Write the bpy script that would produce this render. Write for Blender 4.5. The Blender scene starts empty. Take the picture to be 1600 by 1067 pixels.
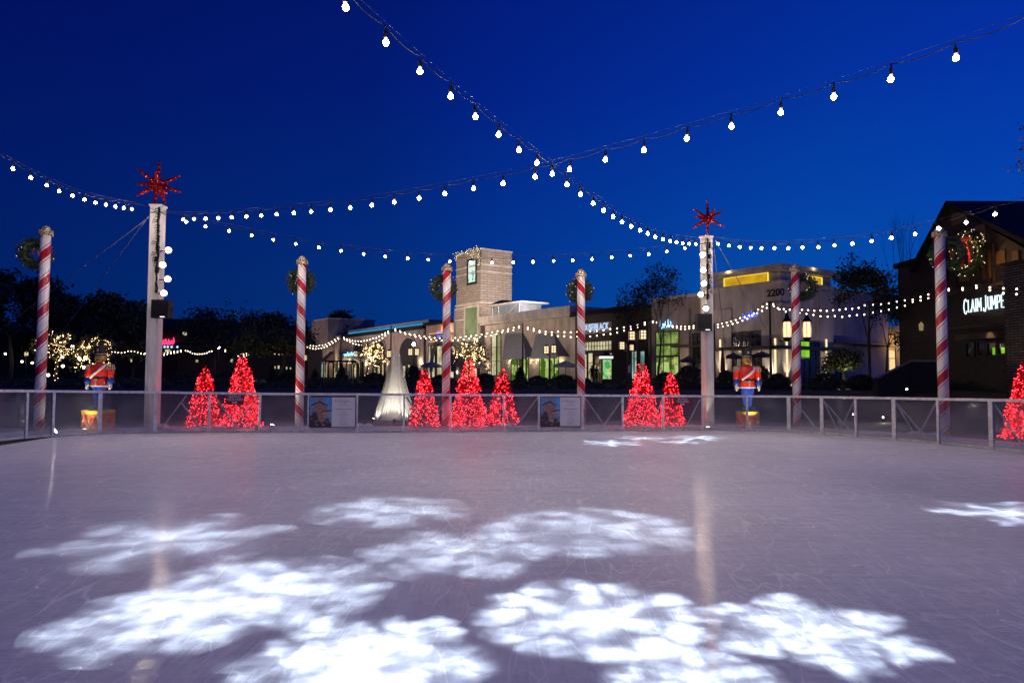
import bpy, bmesh, math, random
from mathutils import Vector, Matrix, Euler
R = math.radians
PI = math.pi
rnd = random.Random(7)
sc = bpy.context.scene
COL = sc.collection

# ------------------------------------------------------------------ camera
FPX = 1067.0
HC = 1.7
cam_d = bpy.data.cameras.new('camera')
cam = bpy.data.objects.new('camera', cam_d)
COL.objects.link(cam)
cam_d.lens = 24.0
cam_d.sensor_width = 36.0
cam_d.clip_end = 3000
CR = (Matrix.Rotation(R(90 + 2.68), 4, 'X') @ Matrix.Rotation(R(0.23), 4, 'Z'))
cam.matrix_world = Matrix.Translation((0, 0, HC)) @ CR
sc.camera = cam
CR3 = CR.to_3x3()


def ray(px, py):
    return CR3 @ Vector(((px - 800) / FPX, -(py - 533.5) / FPX, -1.0))


def G(px, py, z=0.0):                       # point of the ray on a level plane
    d = ray(px, py)
    t = (z - HC) / d.z
    return Vector((d.x * t, d.y * t, z))


def D(px, py, Y):                           # point of the ray at a distance Y
    d = ray(px, py)
    t = Y / d.y
    return Vector((d.x * t, Y, HC + d.z * t))


# ------------------------------------------------------------------ mesh helper
class MB:
    def __init__(s):
        s.v = []; s.f = []; s.m = []

    def add(s, vs, fs, m=0):
        b = len(s.v)
        s.v.extend([tuple(q) for q in vs])
        s.f.extend([tuple(i + b for i in f) for f in fs])
        s.m.extend([m] * len(fs))
        return s

    def box(s, c, d, rot=None, m=0):
        x, y, z = d[0] / 2, d[1] / 2, d[2] / 2
        vs = [Vector(q) for q in ((-x, -y, -z), (x, -y, -z), (x, y, -z), (-x, y, -z), (-x, -y, z), (x, -y, z), (x, y, z), (-x, y, z))]
        if rot is not None:
            vs = [rot @ q for q in vs]
        c = Vector(c)
        return s.add([q + c for q in vs], [(0, 3, 2, 1), (4, 5, 6, 7), (0, 1, 5, 4), (1, 2, 6, 5), (2, 3, 7, 6), (3, 0, 4, 7)], m)

    def bx(s, x0, x1, y0, y1, z0, z1, m=0):
        return s.box(((x0 + x1) / 2, (y0 + y1) / 2, (z0 + z1) / 2), (abs(x1 - x0), abs(y1 - y0), abs(z1 - z0)), None, m)

    def ring_tube(s, rings, m=0, cap=True, close=False):
        b = len(s.v); n = len(rings[0])
        for r in rings:
            s.v.extend([tuple(q) for q in r])
        k = len(rings)
        for i in range(k - 1 + (1 if close else 0)):
            a0 = b + i * n; a1 = b + ((i + 1) % k) * n
            for j in range(n):
                s.f.append((a0 + j, a0 + (j + 1) % n, a1 + (j + 1) % n, a1 + j)); s.m.append(m)
        if cap and not close:
            s.f.append(tuple(b + j for j in reversed(range(n)))); s.m.append(m)
            s.f.append(tuple(b + (k - 1) * n + j for j in range(n))); s.m.append(m)
        return s

    def tube(s, pts, r, n=6, m=0, cap=True, close=False):
        pts = [Vector(p) for p in pts]
        rings = []
        k = len(pts)
        u = None
        for i, p in enumerate(pts):
            if close:
                t = pts[(i + 1) % k] - pts[i - 1]
            else:
                t = pts[min(i + 1, k - 1)] - pts[max(i - 1, 0)]
            if t.length < 1e-9:
                t = Vector((0, 0, 1))
            t.normalize()
            if u is None:
                a = Vector((1, 0, 0)) if abs(t.x) < .8 else Vector((0, 1, 0))
                u = t.cross(a).normalized()
            else:
                u = (u - t * u.dot(t))
                u = u.normalized() if u.length > 1e-6 else t.orthogonal().normalized()
            w = t.cross(u)
            rr = r[i] if isinstance(r, (list, tuple)) else r
            rings.append([p + (u * math.cos(2 * PI * j / n) + w * math.sin(2 * PI * j / n)) * rr for j in range(n)])
        return s.ring_tube(rings, m, cap, close)

    def lathe(s, prof, n=16, c=(0, 0, 0), m=0, sy=1.0, rot=None):
        c = Vector(c)
        rings = []
        for r, z in prof:
            q = [Vector((r * math.cos(2 * PI * j / n), sy * r * math.sin(2 * PI * j / n), z)) for j in range(n)]
            if rot is not None:
                q = [rot @ x for x in q]
            rings.append([x + c for x in q])
        return s.ring_tube(rings, m)

    def ball(s, c, r, n=8, k=5, m=0, sc=(1, 1, 1)):
        c = Vector(c)
        rings = []
        for i in range(k + 1):
            a = -PI / 2 + PI * i / k
            rr = max(math.cos(a), .04) * r
            rings.append([c + Vector((rr * math.cos(2 * PI * j / n) * sc[0], rr * math.sin(2 * PI * j / n) * sc[1], math.sin(a) * r * sc[2])) for j in range(n)])
        return s.ring_tube(rings, m)

    def octa(s, c, r, m=0):
        c = Vector(c)
        return s.add([c + Vector(q) * r for q in ((1, 0, 0), (-1, 0, 0), (0, 1, 0), (0, -1, 0), (0, 0, 1), (0, 0, -1))],
                     [(0, 2, 4), (2, 1, 4), (1, 3, 4), (3, 0, 4), (2, 0, 5), (1, 2, 5), (3, 1, 5), (0, 3, 5)], m)

    def leaf(s, c, size, rg, m=0, d=None, asp=.5):
        d = d if d is not None else Vector((rg.gauss(0, 1), rg.gauss(0, 1), rg.gauss(0, 1)))
        if d.length < 1e-6:
            d = Vector((0, 0, 1))
        d = d.normalized()
        w = d.cross(Vector((rg.gauss(0, 1), rg.gauss(0, 1), rg.gauss(0, 1))))
        if w.length < 1e-6:
            w = d.orthogonal()
        w = w.normalized() * size * asp
        c = Vector(c); d = d * size
        return s.add([c - d, c + w * .8, c + d, c - w * .8], [(0, 1, 2, 3)], m)

    def poly(s, pts, d, m=0):               # a polygon (list of 3D points) thickened along vector d
        pts = [Vector(p) for p in pts]; d = Vector(d); n = len(pts)
        vs = pts + [p + d for p in pts]
        return s.add(vs, [tuple(reversed(range(n))), tuple(range(n, 2 * n))] + [(j, (j + 1) % n, n + (j + 1) % n, n + j) for j in range(n)], m)

    def join(s, o, M4=None, m=None):
        vs = [M4 @ Vector(q) for q in o.v] if M4 is not None else o.v
        b = len(s.v)
        s.v.extend([tuple(q) for q in vs]); s.f.extend([tuple(i + b for i in f) for f in o.f])
        s.m.extend(o.m if m is None else [m] * len(o.f))
        return s

    def mesh(s, name, mats, smooth=False, off=(0, 0, 0)):
        me = bpy.data.meshes.new(name)
        if any(off):
            vs = [(q[0] - off[0], q[1] - off[1], q[2] - off[2]) for q in s.v]
        else:
            vs = s.v
        me.from_pydata(vs, [], s.f)
        mats = mats if isinstance(mats, (list, tuple)) else [mats]
        for q in mats:
            me.materials.append(q)
        if len(mats) > 1:
            me.polygons.foreach_set('material_index', s.m)
        if smooth:
            me.polygons.foreach_set('use_smooth', [True] * len(me.polygons))
        me.update()
        return me

    def build(s, name, mats, parent=None, smooth=False, off=(0, 0, 0), loc=None):
        o = bpy.data.objects.new(name, s.mesh(name, mats, smooth, off))
        COL.objects.link(o)
        if parent is not None:
            o.parent = parent
        if loc is not None:
            o.location = loc
        return o


def tag(o, label=None, cat=None, group=None, kind=None):
    if label and not 4 <= len(label.replace('-', ' ').split()) <= 16: print('LABEL LENGTH', len(label.split()), label)
    if label: o['label'] = label
    if cat: o['category'] = cat
    if group: o['group'] = group
    if kind: o['kind'] = kind
    return o


def thing(name, label, cat, loc=(0, 0, 0), rz=0.0, group=None):
    o = bpy.data.objects.new(name, None)
    COL.objects.link(o)
    o.location = loc
    o.rotation_euler = (0, 0, rz)
    o.empty_display_size = .2
    return tag(o, label, cat, group)


def inst(me, name, parent, loc, scale=None):
    o = bpy.data.objects.new(name, me)
    COL.objects.link(o)
    o.parent = parent
    o.location = loc
    if scale: o.scale = scale
    return o


def lamp(kind, loc, energy, color, size=.03, target=None, spot=None, blend=.5):
    d = bpy.data.lights.new('lamp', kind)
    d.energy = energy; d.color = color; d.shadow_soft_size = size
    o = bpy.data.objects.new('lamp_light', d)
    COL.objects.link(o)
    o.location = loc
    if target is not None:
        o.rotation_euler = (Vector(target) - Vector(loc)).to_track_quat('-Z', 'Y').to_euler()
    if spot:
        d.spot_size = spot; d.spot_blend = blend
    return o


# ------------------------------------------------------------------ materials
class NT:
    def __init__(s, tree):
        s.t = tree

    def n(s, typ, **kw):
        o = s.t.nodes.new(typ)
        for k, v in kw.items():
            setattr(o, k, v)
        return o

    def l(s, a, b):
        s.t.links.new(a, b)

    def math(s, op, a, b=None, c=None, clamp=False):
        o = s.t.nodes.new('ShaderNodeMath'); o.operation = op; o.use_clamp = clamp
        for i, q in enumerate((a, b, c)):
            if q is None: continue
            if isinstance(q, (int, float)): o.inputs[i].default_value = q
            else: s.t.links.new(q, o.inputs[i])
        return o.outputs[0]

    def smooth(s, v, a, b, x=0.0, y=1.0, typ='SMOOTHSTEP'):
        o = s.t.nodes.new('ShaderNodeMapRange'); o.interpolation_type = typ
        s.t.links.new(v, o.inputs[0])
        for i, q in enumerate((a, b, x, y)):
            o.inputs[1 + i].default_value = q
        return o.outputs[0]

    def mix(s, fac, a, b, typ='MIX'):
        o = s.t.nodes.new('ShaderNodeMix'); o.data_type = 'RGBA'; o.blend_type = typ
        for q, i in ((fac, 0), (a, 6), (b, 7)):
            if isinstance(q, (int, float)): o.inputs[i].default_value = q
            elif isinstance(q, tuple): o.inputs[i].default_value = (q[0], q[1], q[2], 1)
            else: s.t.links.new(q, o.inputs[i])
        return o.outputs[2]

    def noise(s, vec, scale, detail=3, rough=.5, dist=0.0):
        o = s.t.nodes.new('ShaderNodeTexNoise')
        o.inputs['Scale'].default_value = scale; o.inputs['Detail'].default_value = detail
        o.inputs['Roughness'].default_value = rough; o.inputs['Distortion'].default_value = dist
        if vec is not None: s.t.links.new(vec, o.inputs['Vector'])
        return o.outputs[0]

    def mapping(s, vec, scale=(1, 1, 1), rot=(0, 0, 0), loc=(0, 0, 0)):
        o = s.t.nodes.new('ShaderNodeMapping')
        o.inputs['Scale'].default_value = scale; o.inputs['Rotation'].default_value = rot; o.inputs['Location'].default_value = loc
        s.t.links.new(vec, o.inputs['Vector'])
        return o.outputs[0]


def new_mat(name):
    m = bpy.data.materials.new(name); m.use_nodes = True
    t = m.node_tree
    for q in list(t.nodes):
        t.nodes.remove(q)
    nt = NT(t)
    out = nt.n('ShaderNodeOutputMaterial')
    return m, nt, out


def pbr(name, color, rough=.6, metal=0.0, var=.25, vscale=6.0, bump=0.0, bscale=30.0, coat=0.0, emit=None, estr=0.0, spec=.5, stretch=(1, 1, 1), color2=None):
    m, nt, out = new_mat(name)
    p = nt.n('ShaderNodeBsdfPrincipled')
    tc = nt.n('ShaderNodeTexCoord').outputs['Object']
    v = nt.mapping(tc, stretch)
    n = nt.noise(v, vscale, 5, .6)
    c2 = color2 if color2 else tuple(q * (1 - var) for q in color)
    c1 = tuple(min(1, q * (1 + var * .5)) for q in color)
    f = nt.smooth(n, .3, .7)
    nt.l(nt.mix(f, c2, c1), p.inputs['Base Color'])
    nt.l(nt.smooth(nt.noise(v, vscale * 2.3, 3), .2, .8, max(0.02, rough - .12), min(1, rough + .12)), p.inputs['Roughness'])
    p.inputs['Metallic'].default_value = metal
    p.inputs['Specular IOR Level'].default_value = spec
    p.inputs['Coat Weight'].default_value = coat
    p.inputs['Coat Roughness'].default_value = .1
    if bump:
        b = nt.n('ShaderNodeBump'); b.inputs['Strength'].default_value = bump; b.inputs['Distance'].default_value = .02
        nt.l(nt.noise(v, bscale, 4), b.inputs['Height']); nt.l(b.outputs[0], p.inputs['Normal'])
    if emit:
        p.inputs['Emission Color'].default_value = (*emit, 1); p.inputs['Emission Strength'].default_value = estr
    nt.l(p.outputs[0], out.inputs[0])
    return m


def emit_mat(name, color, strength, sampling='AUTO'):
    m, nt, out = new_mat(name)
    e = nt.n('ShaderNodeEmission')
    e.inputs[0].default_value = (*color, 1); e.inputs[1].default_value = strength
    nt.l(e.outputs[0], out.inputs[0])
    m.cycles.emission_sampling = sampling
    return m


def window_mat(name, c_lo, c_hi, strength, scale=1.2, blocky=True, thresh=(.35, .65)):
    """A lit shop window: the goods and people inside as irregular dark and light patches."""
    m, nt, out = new_mat(name)
    tc = nt.n('ShaderNodeTexCoord').outputs['Object']
    if blocky:
        v = nt.n('ShaderNodeTexVoronoi'); v.distance = 'CHEBYCHEV'; v.inputs['Scale'].default_value = scale * 1.6
        v.inputs['Randomness'].default_value = .8
        nt.l(nt.mapping(tc, (1, 1, .7)), v.inputs['Vector'])
        sp = nt.n('ShaderNodeSeparateColor'); nt.l(v.outputs['Color'], sp.inputs[0])
        a = sp.outputs[0]
        n = nt.noise(nt.mapping(tc, (1, 1, 1)), scale * 4, 4, .65)
        a = nt.math('MULTIPLY_ADD', a, .55, nt.math('MULTIPLY', n, .5))
    else:
        a = nt.noise(tc, scale, 5, .6)
    f = nt.smooth(a, thresh[0], thresh[1])
    c = nt.mix(f, c_lo, c_hi)
    e = nt.n('ShaderNodeEmission'); e.inputs[1].default_value = strength
    nt.l(c, e.inputs[0])
    g = nt.n('ShaderNodeBsdfGlossy'); g.inputs['Roughness'].default_value = .05; g.inputs[0].default_value = (.05, .05, .05, 1)
    ad = nt.n('ShaderNodeAddShader'); nt.l(e.outputs[0], ad.inputs[0]); nt.l(g.outputs[0], ad.inputs[1])
    nt.l(ad.outputs[0], out.inputs[0])
    return m


M = {}
M['alu'] = pbr('painted_aluminium', (.7, .69, .7), .42, .1, .25, 8, .1, 60)
M['white_post'] = pbr('white_painted_wood', (.66, .63, .6), .5, 0, .2, 3, .3, 14, stretch=(3, 3, .5))
M['black'] = pbr('black_plastic', (.015, .015, .016), .45, 0, .4)
M['wire'] = pbr('black_cable', (.008, .008, .009), .7, spec=.15)
M['steel_wire'] = pbr('galvanised_wire', (.12, .12, .14), .6, .0)
M['stay'] = pbr('pale_stay_wire', (.6, .6, .65), .5)
M['gold'] = pbr('gold_paint', (.5, .42, .27), .4, .35, .5, 24, .4, 40)
M['red_coat'] = pbr('red_gloss_paint', (.7, .035, .02), .3, 0, .2, 8, coat=.5)
M['blue_paint'] = pbr('blue_gloss_paint', (.012, .06, .36), .3, 0, .2, 8, coat=.4)
M['white_paint'] = pbr('white_gloss_paint', (.75, .73, .7), .35, 0, .1, 8, coat=.3)
M['yellow_paint'] = pbr('yellow_gloss_paint', (.62, .36, .03), .35, 0, .25, 8, coat=.3)
M['gold_skin'] = pbr('golden_wood_face', (.48, .27, .06), .4, 0, .25, 10, coat=.2)
M['orange_drum'] = pbr('red_orange_drum_paint', (.58, .09, .02), .35, 0, .25, 6, coat=.4)
M['green_paint'] = pbr('green_paint', (.02, .17, .06), .4, 0, .3, 10)
M['pine'] = pbr('wreath_needles', (.035, .07, .028), .6, 0, .5, 14)
M['ribbon'] = pbr('red_ribbon', (.22, .01, .012), .4, 0, .3, 10)
M['leaf'] = pbr('dark_leaves', (.035, .05, .022), .6, 0, .5, 3)
M['leaf_olive'] = pbr('olive_leaves', (.07, .075, .025), .6, 0, .5, 3)
M['bark'] = pbr('bark', (.07, .055, .04), .8, 0, .4, 10, .5, 20)
M['red_needles'] = pbr('red_glow_needles', (.7, .007, .018), .5, 0, .35, 12)  # glow of the red lights put into the needle colour
M['star_red'] = pbr('red_glitter_bauble', (.42, .01, .012), .2, .5, .5, 40, coat=.5)
M['red_led'] = emit_mat('red_fairy_light', (1, .022, .032), 78)
M['bulb'] = emit_mat('string_bulb', (1.0, .81, .63), 365)
M['far_bulb'] = emit_mat('far_string_bulb', (1.0, .76, .52), 9)
M['warm_led'] = emit_mat('warm_fairy_light', (1.0, .66, .3), 16)
M['wreath_led'] = emit_mat('wreath_fairy_light', (1.0, .8, .5), 2.6)
M['flood'] = emit_mat('flood_lamp_face', (1.0, .78, .52), 75)
M['ground_lamp'] = emit_mat('ground_lamp_face', (1.0, .9, .7), 45)
M['lantern'] = emit_mat('lantern_glass', (1.0, .74, .42), 1.35)
M['umbrella'] = pbr('pale_canvas', (.35, .33, .32), .8)
M['umbrella_dark'] = pbr('dark_canvas', (.05, .05, .07), .8)
M['maroon'] = pbr('maroon_canvas', (.2, .03, .05), .8)
M['dark_metal'] = pbr('dark_metal', (.02, .02, .022), .45, .5)


def stucco(name, col, rough=.85):
    return pbr(name, col, rough, 0, .32, .9, .4, 25, stretch=(1.2, 1.2, .4))


M['beige'] = stucco('beige_stucco', (.42, .35, .29))
M['tan'] = stucco('tan_stucco', (.3, .245, .21))
M['pale'] = stucco('pale_stucco', (.46, .41, .37))
M['trim'] = stucco('pale_trim', (.5, .45, .4))
M['brown_wood'] = pbr('dark_brown_boards', (.038, .021, .015), .7, 0, .4, 2, .3, 10, stretch=(1, 1, 6))
M['dark_roof'] = pbr('dark_roofing', (.012, .012, .013), .8, spec=.25)
M['awning'] = pbr('grey_awning_canvas', (.17, .18, .195), .85, 0, .15, 3)
M['awning_plum'] = pbr('plum_awning_canvas', (.11, .06, .075), .85)
M['frame_dark'] = pbr('dark_window_frame', (.025, .022, .02), .4, .3)


def brick_mat(name, c1, c2, mortar, scale, bw=.5, rh=.25, bump=.5, ms=.015):
    m, nt, out = new_mat(name)
    p = nt.n('ShaderNodeBsdfPrincipled')
    tc = nt.n('ShaderNodeTexCoord').outputs['Object']
    sp = nt.n('ShaderNodeSeparateXYZ'); nt.l(tc, sp.inputs[0])
    cb = nt.n('ShaderNodeCombineXYZ')
    nt.l(nt.math('ADD', sp.outputs[0], sp.outputs[1]), cb.inputs[0]); nt.l(sp.outputs[2], cb.inputs[1])
    b = nt.n('ShaderNodeTexBrick')
    b.inputs['Scale'].default_value = scale; b.inputs['Brick Width'].default_value = bw; b.inputs['Row Height'].default_value = rh
    b.inputs['Mortar Size'].default_value = ms
    b.inputs['Color1'].default_value = (*c1, 1); b.inputs['Color2'].default_value = (*c2, 1); b.inputs['Mortar'].default_value = (*mortar, 1)
    nt.l(cb.outputs[0], b.inputs['Vector'])
    n = nt.noise(tc, 1.5, 5, .6)
    nt.l(nt.mix(nt.smooth(n, .2, .8, .75, 1.0), (.05, .04, .04), b.outputs[0]), p.inputs['Base Color'])
    p.inputs['Roughness'].default_value = .85
    bm = nt.n('ShaderNodeBump'); bm.inputs['Strength'].default_value = bump; bm.inputs['Distance'].default_value = .04
    nt.l(b.outputs['Fac'], bm.inputs['Height']); bm.invert = True
    nt.l(bm.outputs[0], p.inputs['Normal'])
    nt.l(p.outputs[0], out.inputs[0])
    return m


M['tower_stone'] = brick_mat('coursed_tower_stone', (.38, .32, .27), (.3, .25, .21), (.16, .13, .11), 1.0, 1.1, .3, .5, .03)
M['rough_stone'] = brick_mat('rough_ledge_stone', (.09, .075, .06), (.2, .17, .14), (.02, .018, .015), 1.0, .5, .12, 1.0, .03)


def candy_mat(name, hand):
    m, nt, out = new_mat(name)
    p = nt.n('ShaderNodeBsdfPrincipled')
    tc = nt.n('ShaderNodeTexCoord').outputs['Object']
    sp = nt.n('ShaderNodeSeparateXYZ'); nt.l(tc, sp.inputs[0])
    ang = nt.math('ARCTAN2', sp.outputs[1], sp.outputs[0])
    ph = nt.math('MULTIPLY_ADD', ang, hand / (2 * PI), nt.math('DIVIDE', sp.outputs[2], .78))
    wob = nt.math('MULTIPLY', nt.math('SUBTRACT', nt.noise(tc, 2.0, 2), .5), .03)
    f = nt.math('ABSOLUTE', nt.math('SUBTRACT', nt.math('FRACT', nt.math('ADD', ph, wob)), .5))
    wide = nt.smooth(f, .172, .165)
    thin = nt.math('MULTIPLY', nt.smooth(f, .238, .244), nt.smooth(f, .282, .276))
    red = nt.math('MAXIMUM', wide, thin)
    dirt = nt.noise(nt.mapping(tc, (6, 6, 1.2)), 3, 5, .6)
    wht = nt.mix(nt.smooth(dirt, .3, .7), (.66, .64, .63), (.84, .82, .81))
    rd = nt.mix(nt.smooth(dirt, .3, .7), (.35, .012, .02), (.52, .02, .03))
    nt.l(nt.mix(red, wht, rd), p.inputs['Base Color'])
    p.inputs['Roughness'].default_value = .28
    p.inputs['Coat Weight'].default_value = .35
    b = nt.n('ShaderNodeBump'); b.inputs['Strength'].default_value = .35; b.inputs['Distance'].default_value = .015
    nt.l(nt.noise(nt.mapping(tc, (9, 9, .7)), 2.2, 3), b.inputs['Height']); nt.l(b.outputs[0], p.inputs['Normal'])
    nt.l(p.outputs[0], out.inputs[0])
    return m


M['candy_r'] = candy_mat('candy_stripe_rising', -1.0)
M['candy_l'] = candy_mat('candy_stripe_falling', 1.0)


def plexi_mat():
    m, nt, out = new_mat('scuffed_plexiglass')
    tc = nt.n('ShaderNodeTexCoord').outputs['Object']
    sp = nt.n('ShaderNodeSeparateXYZ'); nt.l(tc, sp.inputs[0])
    tr = nt.n('ShaderNodeBsdfTransparent'); tr.inputs[0].default_value = (.86, .86, .88, 1)
    df = nt.n('ShaderNodeBsdfDiffuse'); df.inputs[0].default_value = (.72, .72, .76, 1)
    tl = nt.n('ShaderNodeBsdfTranslucent'); tl.inputs[0].default_value = (.75, .75, .78, 1)
    m1 = nt.n('ShaderNodeMixShader'); m1.inputs[0].default_value = .3
    nt.l(df.outputs[0], m1.inputs[1]); nt.l(tl.outputs[0], m1.inputs[2])
    # frost: a film everywhere, ice spray thrown up along the foot of the panel, swirling scuffs
    n1 = nt.noise(tc, 1.6, 6, .65, .6)
    foot = nt.math('MULTIPLY', nt.smooth(nt.math('ADD', sp.outputs[2], nt.math('MULTIPLY', n1, .35)), .58, .06), .46)
    sw = nt.noise(nt.mapping(tc, (1, 1, 1.3)), 3.2, 3, .5, 1.6)
    scr = nt.math('MULTIPLY', nt.smooth(nt.math('ABSOLUTE', nt.math('SUBTRACT', sw, .5)), .012, .0), nt.smooth(n1, .45, .65, 0, .22))
    film = nt.smooth(n1, .3, .8, .045, .13)
    fac = nt.math('MAXIMUM', nt.math('ADD', foot, film), scr, clamp=True)
    m2 = nt.n('ShaderNodeMixShader'); nt.l(fac, m2.inputs[0])
    nt.l(tr.outputs[0], m2.inputs[1]); nt.l(m1.outputs[0], m2.inputs[2])
    gl = nt.n('ShaderNodeBsdfGlossy'); gl.inputs['Roughness'].default_value = .06
    fr = nt.n('ShaderNodeFresnel'); fr.inputs[0].default_value = 1.45
    m3 = nt.n('ShaderNodeMixShader'); nt.l(nt.math('MULTIPLY', fr.outputs[0], .8), m3.inputs[0])
    nt.l(m2.outputs[0], m3.inputs[1]); nt.l(gl.outputs[0], m3.inputs[2])
    nt.l(m3.outputs[0], out.inputs[0])
    return m


M['plexi'] = plexi_mat()


def ice_mat():
    m, nt, out = new_mat('skated_ice')
    p = nt.n('ShaderNodeBsdfPrincipled')
    tc = nt.n('ShaderNodeTexCoord').outputs['Object']
    big = nt.noise(tc, .35, 5, .6, .4)
    scr = None
    bumpsrc = None
    # skate cuts: thin contour lines of stretched, bent noise, in several directions and sizes
    for i, (sx, sy, rot, scale, w, lo, hi, amt) in enumerate((
            (1.0, .28, .2, 2.4, .006, .42, .6, .6), (1.0, .22, 1.1, 3.0, .005, .42, .6, .6), (1.0, .25, 2.1, 3.6, .005, .45, .62, .5),
            (1.0, .35, 2.8, 1.5, .0035, .4, .6, .7), (1, 1, .6, 1.3, .003, .45, .6, .6), (1, .15, 1.6, 6.0, .01, .45, .6, .4), (1, .12, 1.45, 9.0, .014, .45, .62, .35))):
        v = nt.mapping(tc, (sx, sy, 1), (0, 0, rot), (i * 13.1, i * 7.7, 0))
        n = nt.noise(v, scale, 2, .35, .5)
        line = nt.smooth(nt.math('ABSOLUTE', nt.math('SUBTRACT', n, .5)), w * 2.1, 0.0)
        mask = nt.smooth(nt.noise(nt.mapping(tc, (1, 1, 1), (0, 0, 0), (i * 5.3, i * 3.1, 0)), .9, 3), lo, hi, 0, amt)
        q = nt.math('MULTIPLY', line, mask)
        scr = q if scr is None else nt.math('MAXIMUM', scr, q)
    fine = nt.noise(nt.mapping(tc, (1.2, 14, 1), (0, 0, .12)), 3.0, 4, .6)
    fine2 = nt.noise(nt.mapping(tc, (16, 1.5, 1), (0, 0, .35)), 2.0, 4, .6)
    base = nt.mix(nt.smooth(big, .3, .7), (.53, .54, .62), (.69, .70, .79))
    base = nt.mix(nt.smooth(fine, .38, .7, 0, .55), base, (.76, .76, .79))
    base = nt.mix(nt.smooth(fine2, .5, .75, 0, .4), base, (.42, .42, .47))
    mott = nt.noise(tc, 7.0, 5, .7)
    base = nt.mix(nt.smooth(mott, .42, .72, 0, .5), base, (.84, .85, .91))
    shave = nt.math('MULTIPLY', nt.smooth(nt.noise(tc, 26.0, 4, .75), .52, .7), nt.smooth(nt.noise(nt.mapping(tc, (1, 1, 1), (0, 0, 0), (3, 8, 0)), .55, 4, .6), .48, .7, 0, .6))
    base = nt.mix(shave, base, (.95, .95, .97))
    base = nt.mix(scr, base, (1.0, 1.0, 1.0))
    nt.l(base, p.inputs['Base Color'])
    rgh = nt.math('ADD', nt.smooth(big, .3, .7, .45, .6), nt.math('MULTIPLY', scr, .3))
    nt.l(rgh, p.inputs['Roughness'])
    p.inputs['Specular IOR Level'].default_value = .12
    p.inputs['IOR'].default_value = 1.31
    nt.l(nt.smooth(nt.noise(nt.mapping(tc, (.45, 5.0, 1), (0, 0, .05)), 1.7, 5, .65), .38, .66, .02, .32), p.inputs['Coat Weight'])
    p.inputs['Coat IOR'].default_value = 1.31
    nt.l(nt.smooth(nt.noise(tc, .8, 4, .6), .35, .65, .03, .06), p.inputs['Coat Roughness'])
    h = nt.math('ADD', nt.math('MULTIPLY', nt.math('ADD', fine, fine2), .5), nt.math('MULTIPLY', scr, .6))
    h = nt.math('ADD', h, nt.math('MULTIPLY', nt.noise(tc, 1.1, 3), 1.2))
    b = nt.n('ShaderNodeBump'); b.inputs['Strength'].default_value = .22; b.inputs['Distance'].default_value = .02
    nt.l(h, b.inputs['Height']); nt.l(b.outputs[0], p.inputs['Normal'])
    b2 = nt.n('ShaderNodeBump'); b2.inputs['Strength'].default_value = .75; b2.inputs['Distance'].default_value = .02
    nt.l(nt.noise(nt.mapping(tc, (.8, 7, 1), (0, 0, .06)), 1.6, 4, .55), b2.inputs['Height']); nt.l(b2.outputs[0], p.inputs['Coat Normal'])
    nt.l(p.outputs[0], out.inputs[0])
    return m


M['ice'] = ice_mat()
M['snow'] = pbr('shaved_ice_snow', (.7, .7, .74), .8, 0, .15, 6, .8, 18)
M['ground'] = pbr('dark_lawn_and_beds', (.022, .026, .014), .9, 0, .5, 1.2, .6, 12)
M['paving'] = pbr('plaza_paving', (.11, .1, .09), .8, 0, .3, 1.5)
M['lens_glass'] = M['ground_lamp']

# lit windows
M['w_warm'] = window_mat('warm_shop_window', (.07, .05, .015), (.8, .68, .36), .85, 1.0)
M['w_cream'] = window_mat('cream_shop_window', (.42, .36, .16), (.88, .82, .55), .85, .5, False)
M['w_green'] = window_mat('green_shop_window', (.06, .16, .01), (.62, .78, .25), .75, .9)
M['w_lime'] = window_mat('lime_shop_window', (.05, .11, .01), (.34, .5, .12), .7, .6, False)
M['w_cyan'] = window_mat('bluish_shop_window', (.1, .25, .25), (.5, .75, .68), .7, .7, False)
M['w_dark'] = pbr('unlit_window_glass', (.015, .014, .016), .12, 0, .3, 2)
M['w_niche'] = window_mat('green_niche_light', (.28, .31, .13), (.42, .46, .22), .7, .5, False)
M['tower_glass'] = window_mat('frosted_tower_window', (.12, .2, .16), (.62, .85, .72), 1.1, 1.8, True, (.3, .45))
M['gold_slot'] = window_mat('golden_clerestory', (.5, .26, .005), (.8, .46, .012), .9, .5, False)
M['gold_edge'] = emit_mat('golden_clerestory_edge', (1, .72, .08), 1.3)
M['cyan_neon'] = emit_mat('cyan_cove_light', (.02, .42, .8), .9)
M['orange_cove'] = emit_mat('orange_cove_light', (1.0, .42, .13), 1.5)
M['blue_neon'] = emit_mat('blue_neon', (.08, .16, 1.0), 2.0)
M['sky_neon'] = emit_mat('pale_blue_neon', (.25, .6, 1.0), 2.2)
M['pink_neon'] = emit_mat('pink_neon', (1.0, .04, .16), 1.8)
M['sign_white'] = emit_mat('white_channel_letter', (.72, .92, 1.0), 1.6)
M['sign_halo'] = emit_mat('cold_white_letter', (.5, .68, 1.0), 1.1)
M['green_lit'] = window_mat('lit_green_banner', (.2, .5, .01), (.36, .85, .02), .85, .8, False)
M['kiosk_white'] = emit_mat('kiosk_white_band', (.85, .95, 1.0), 1.3)

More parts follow.
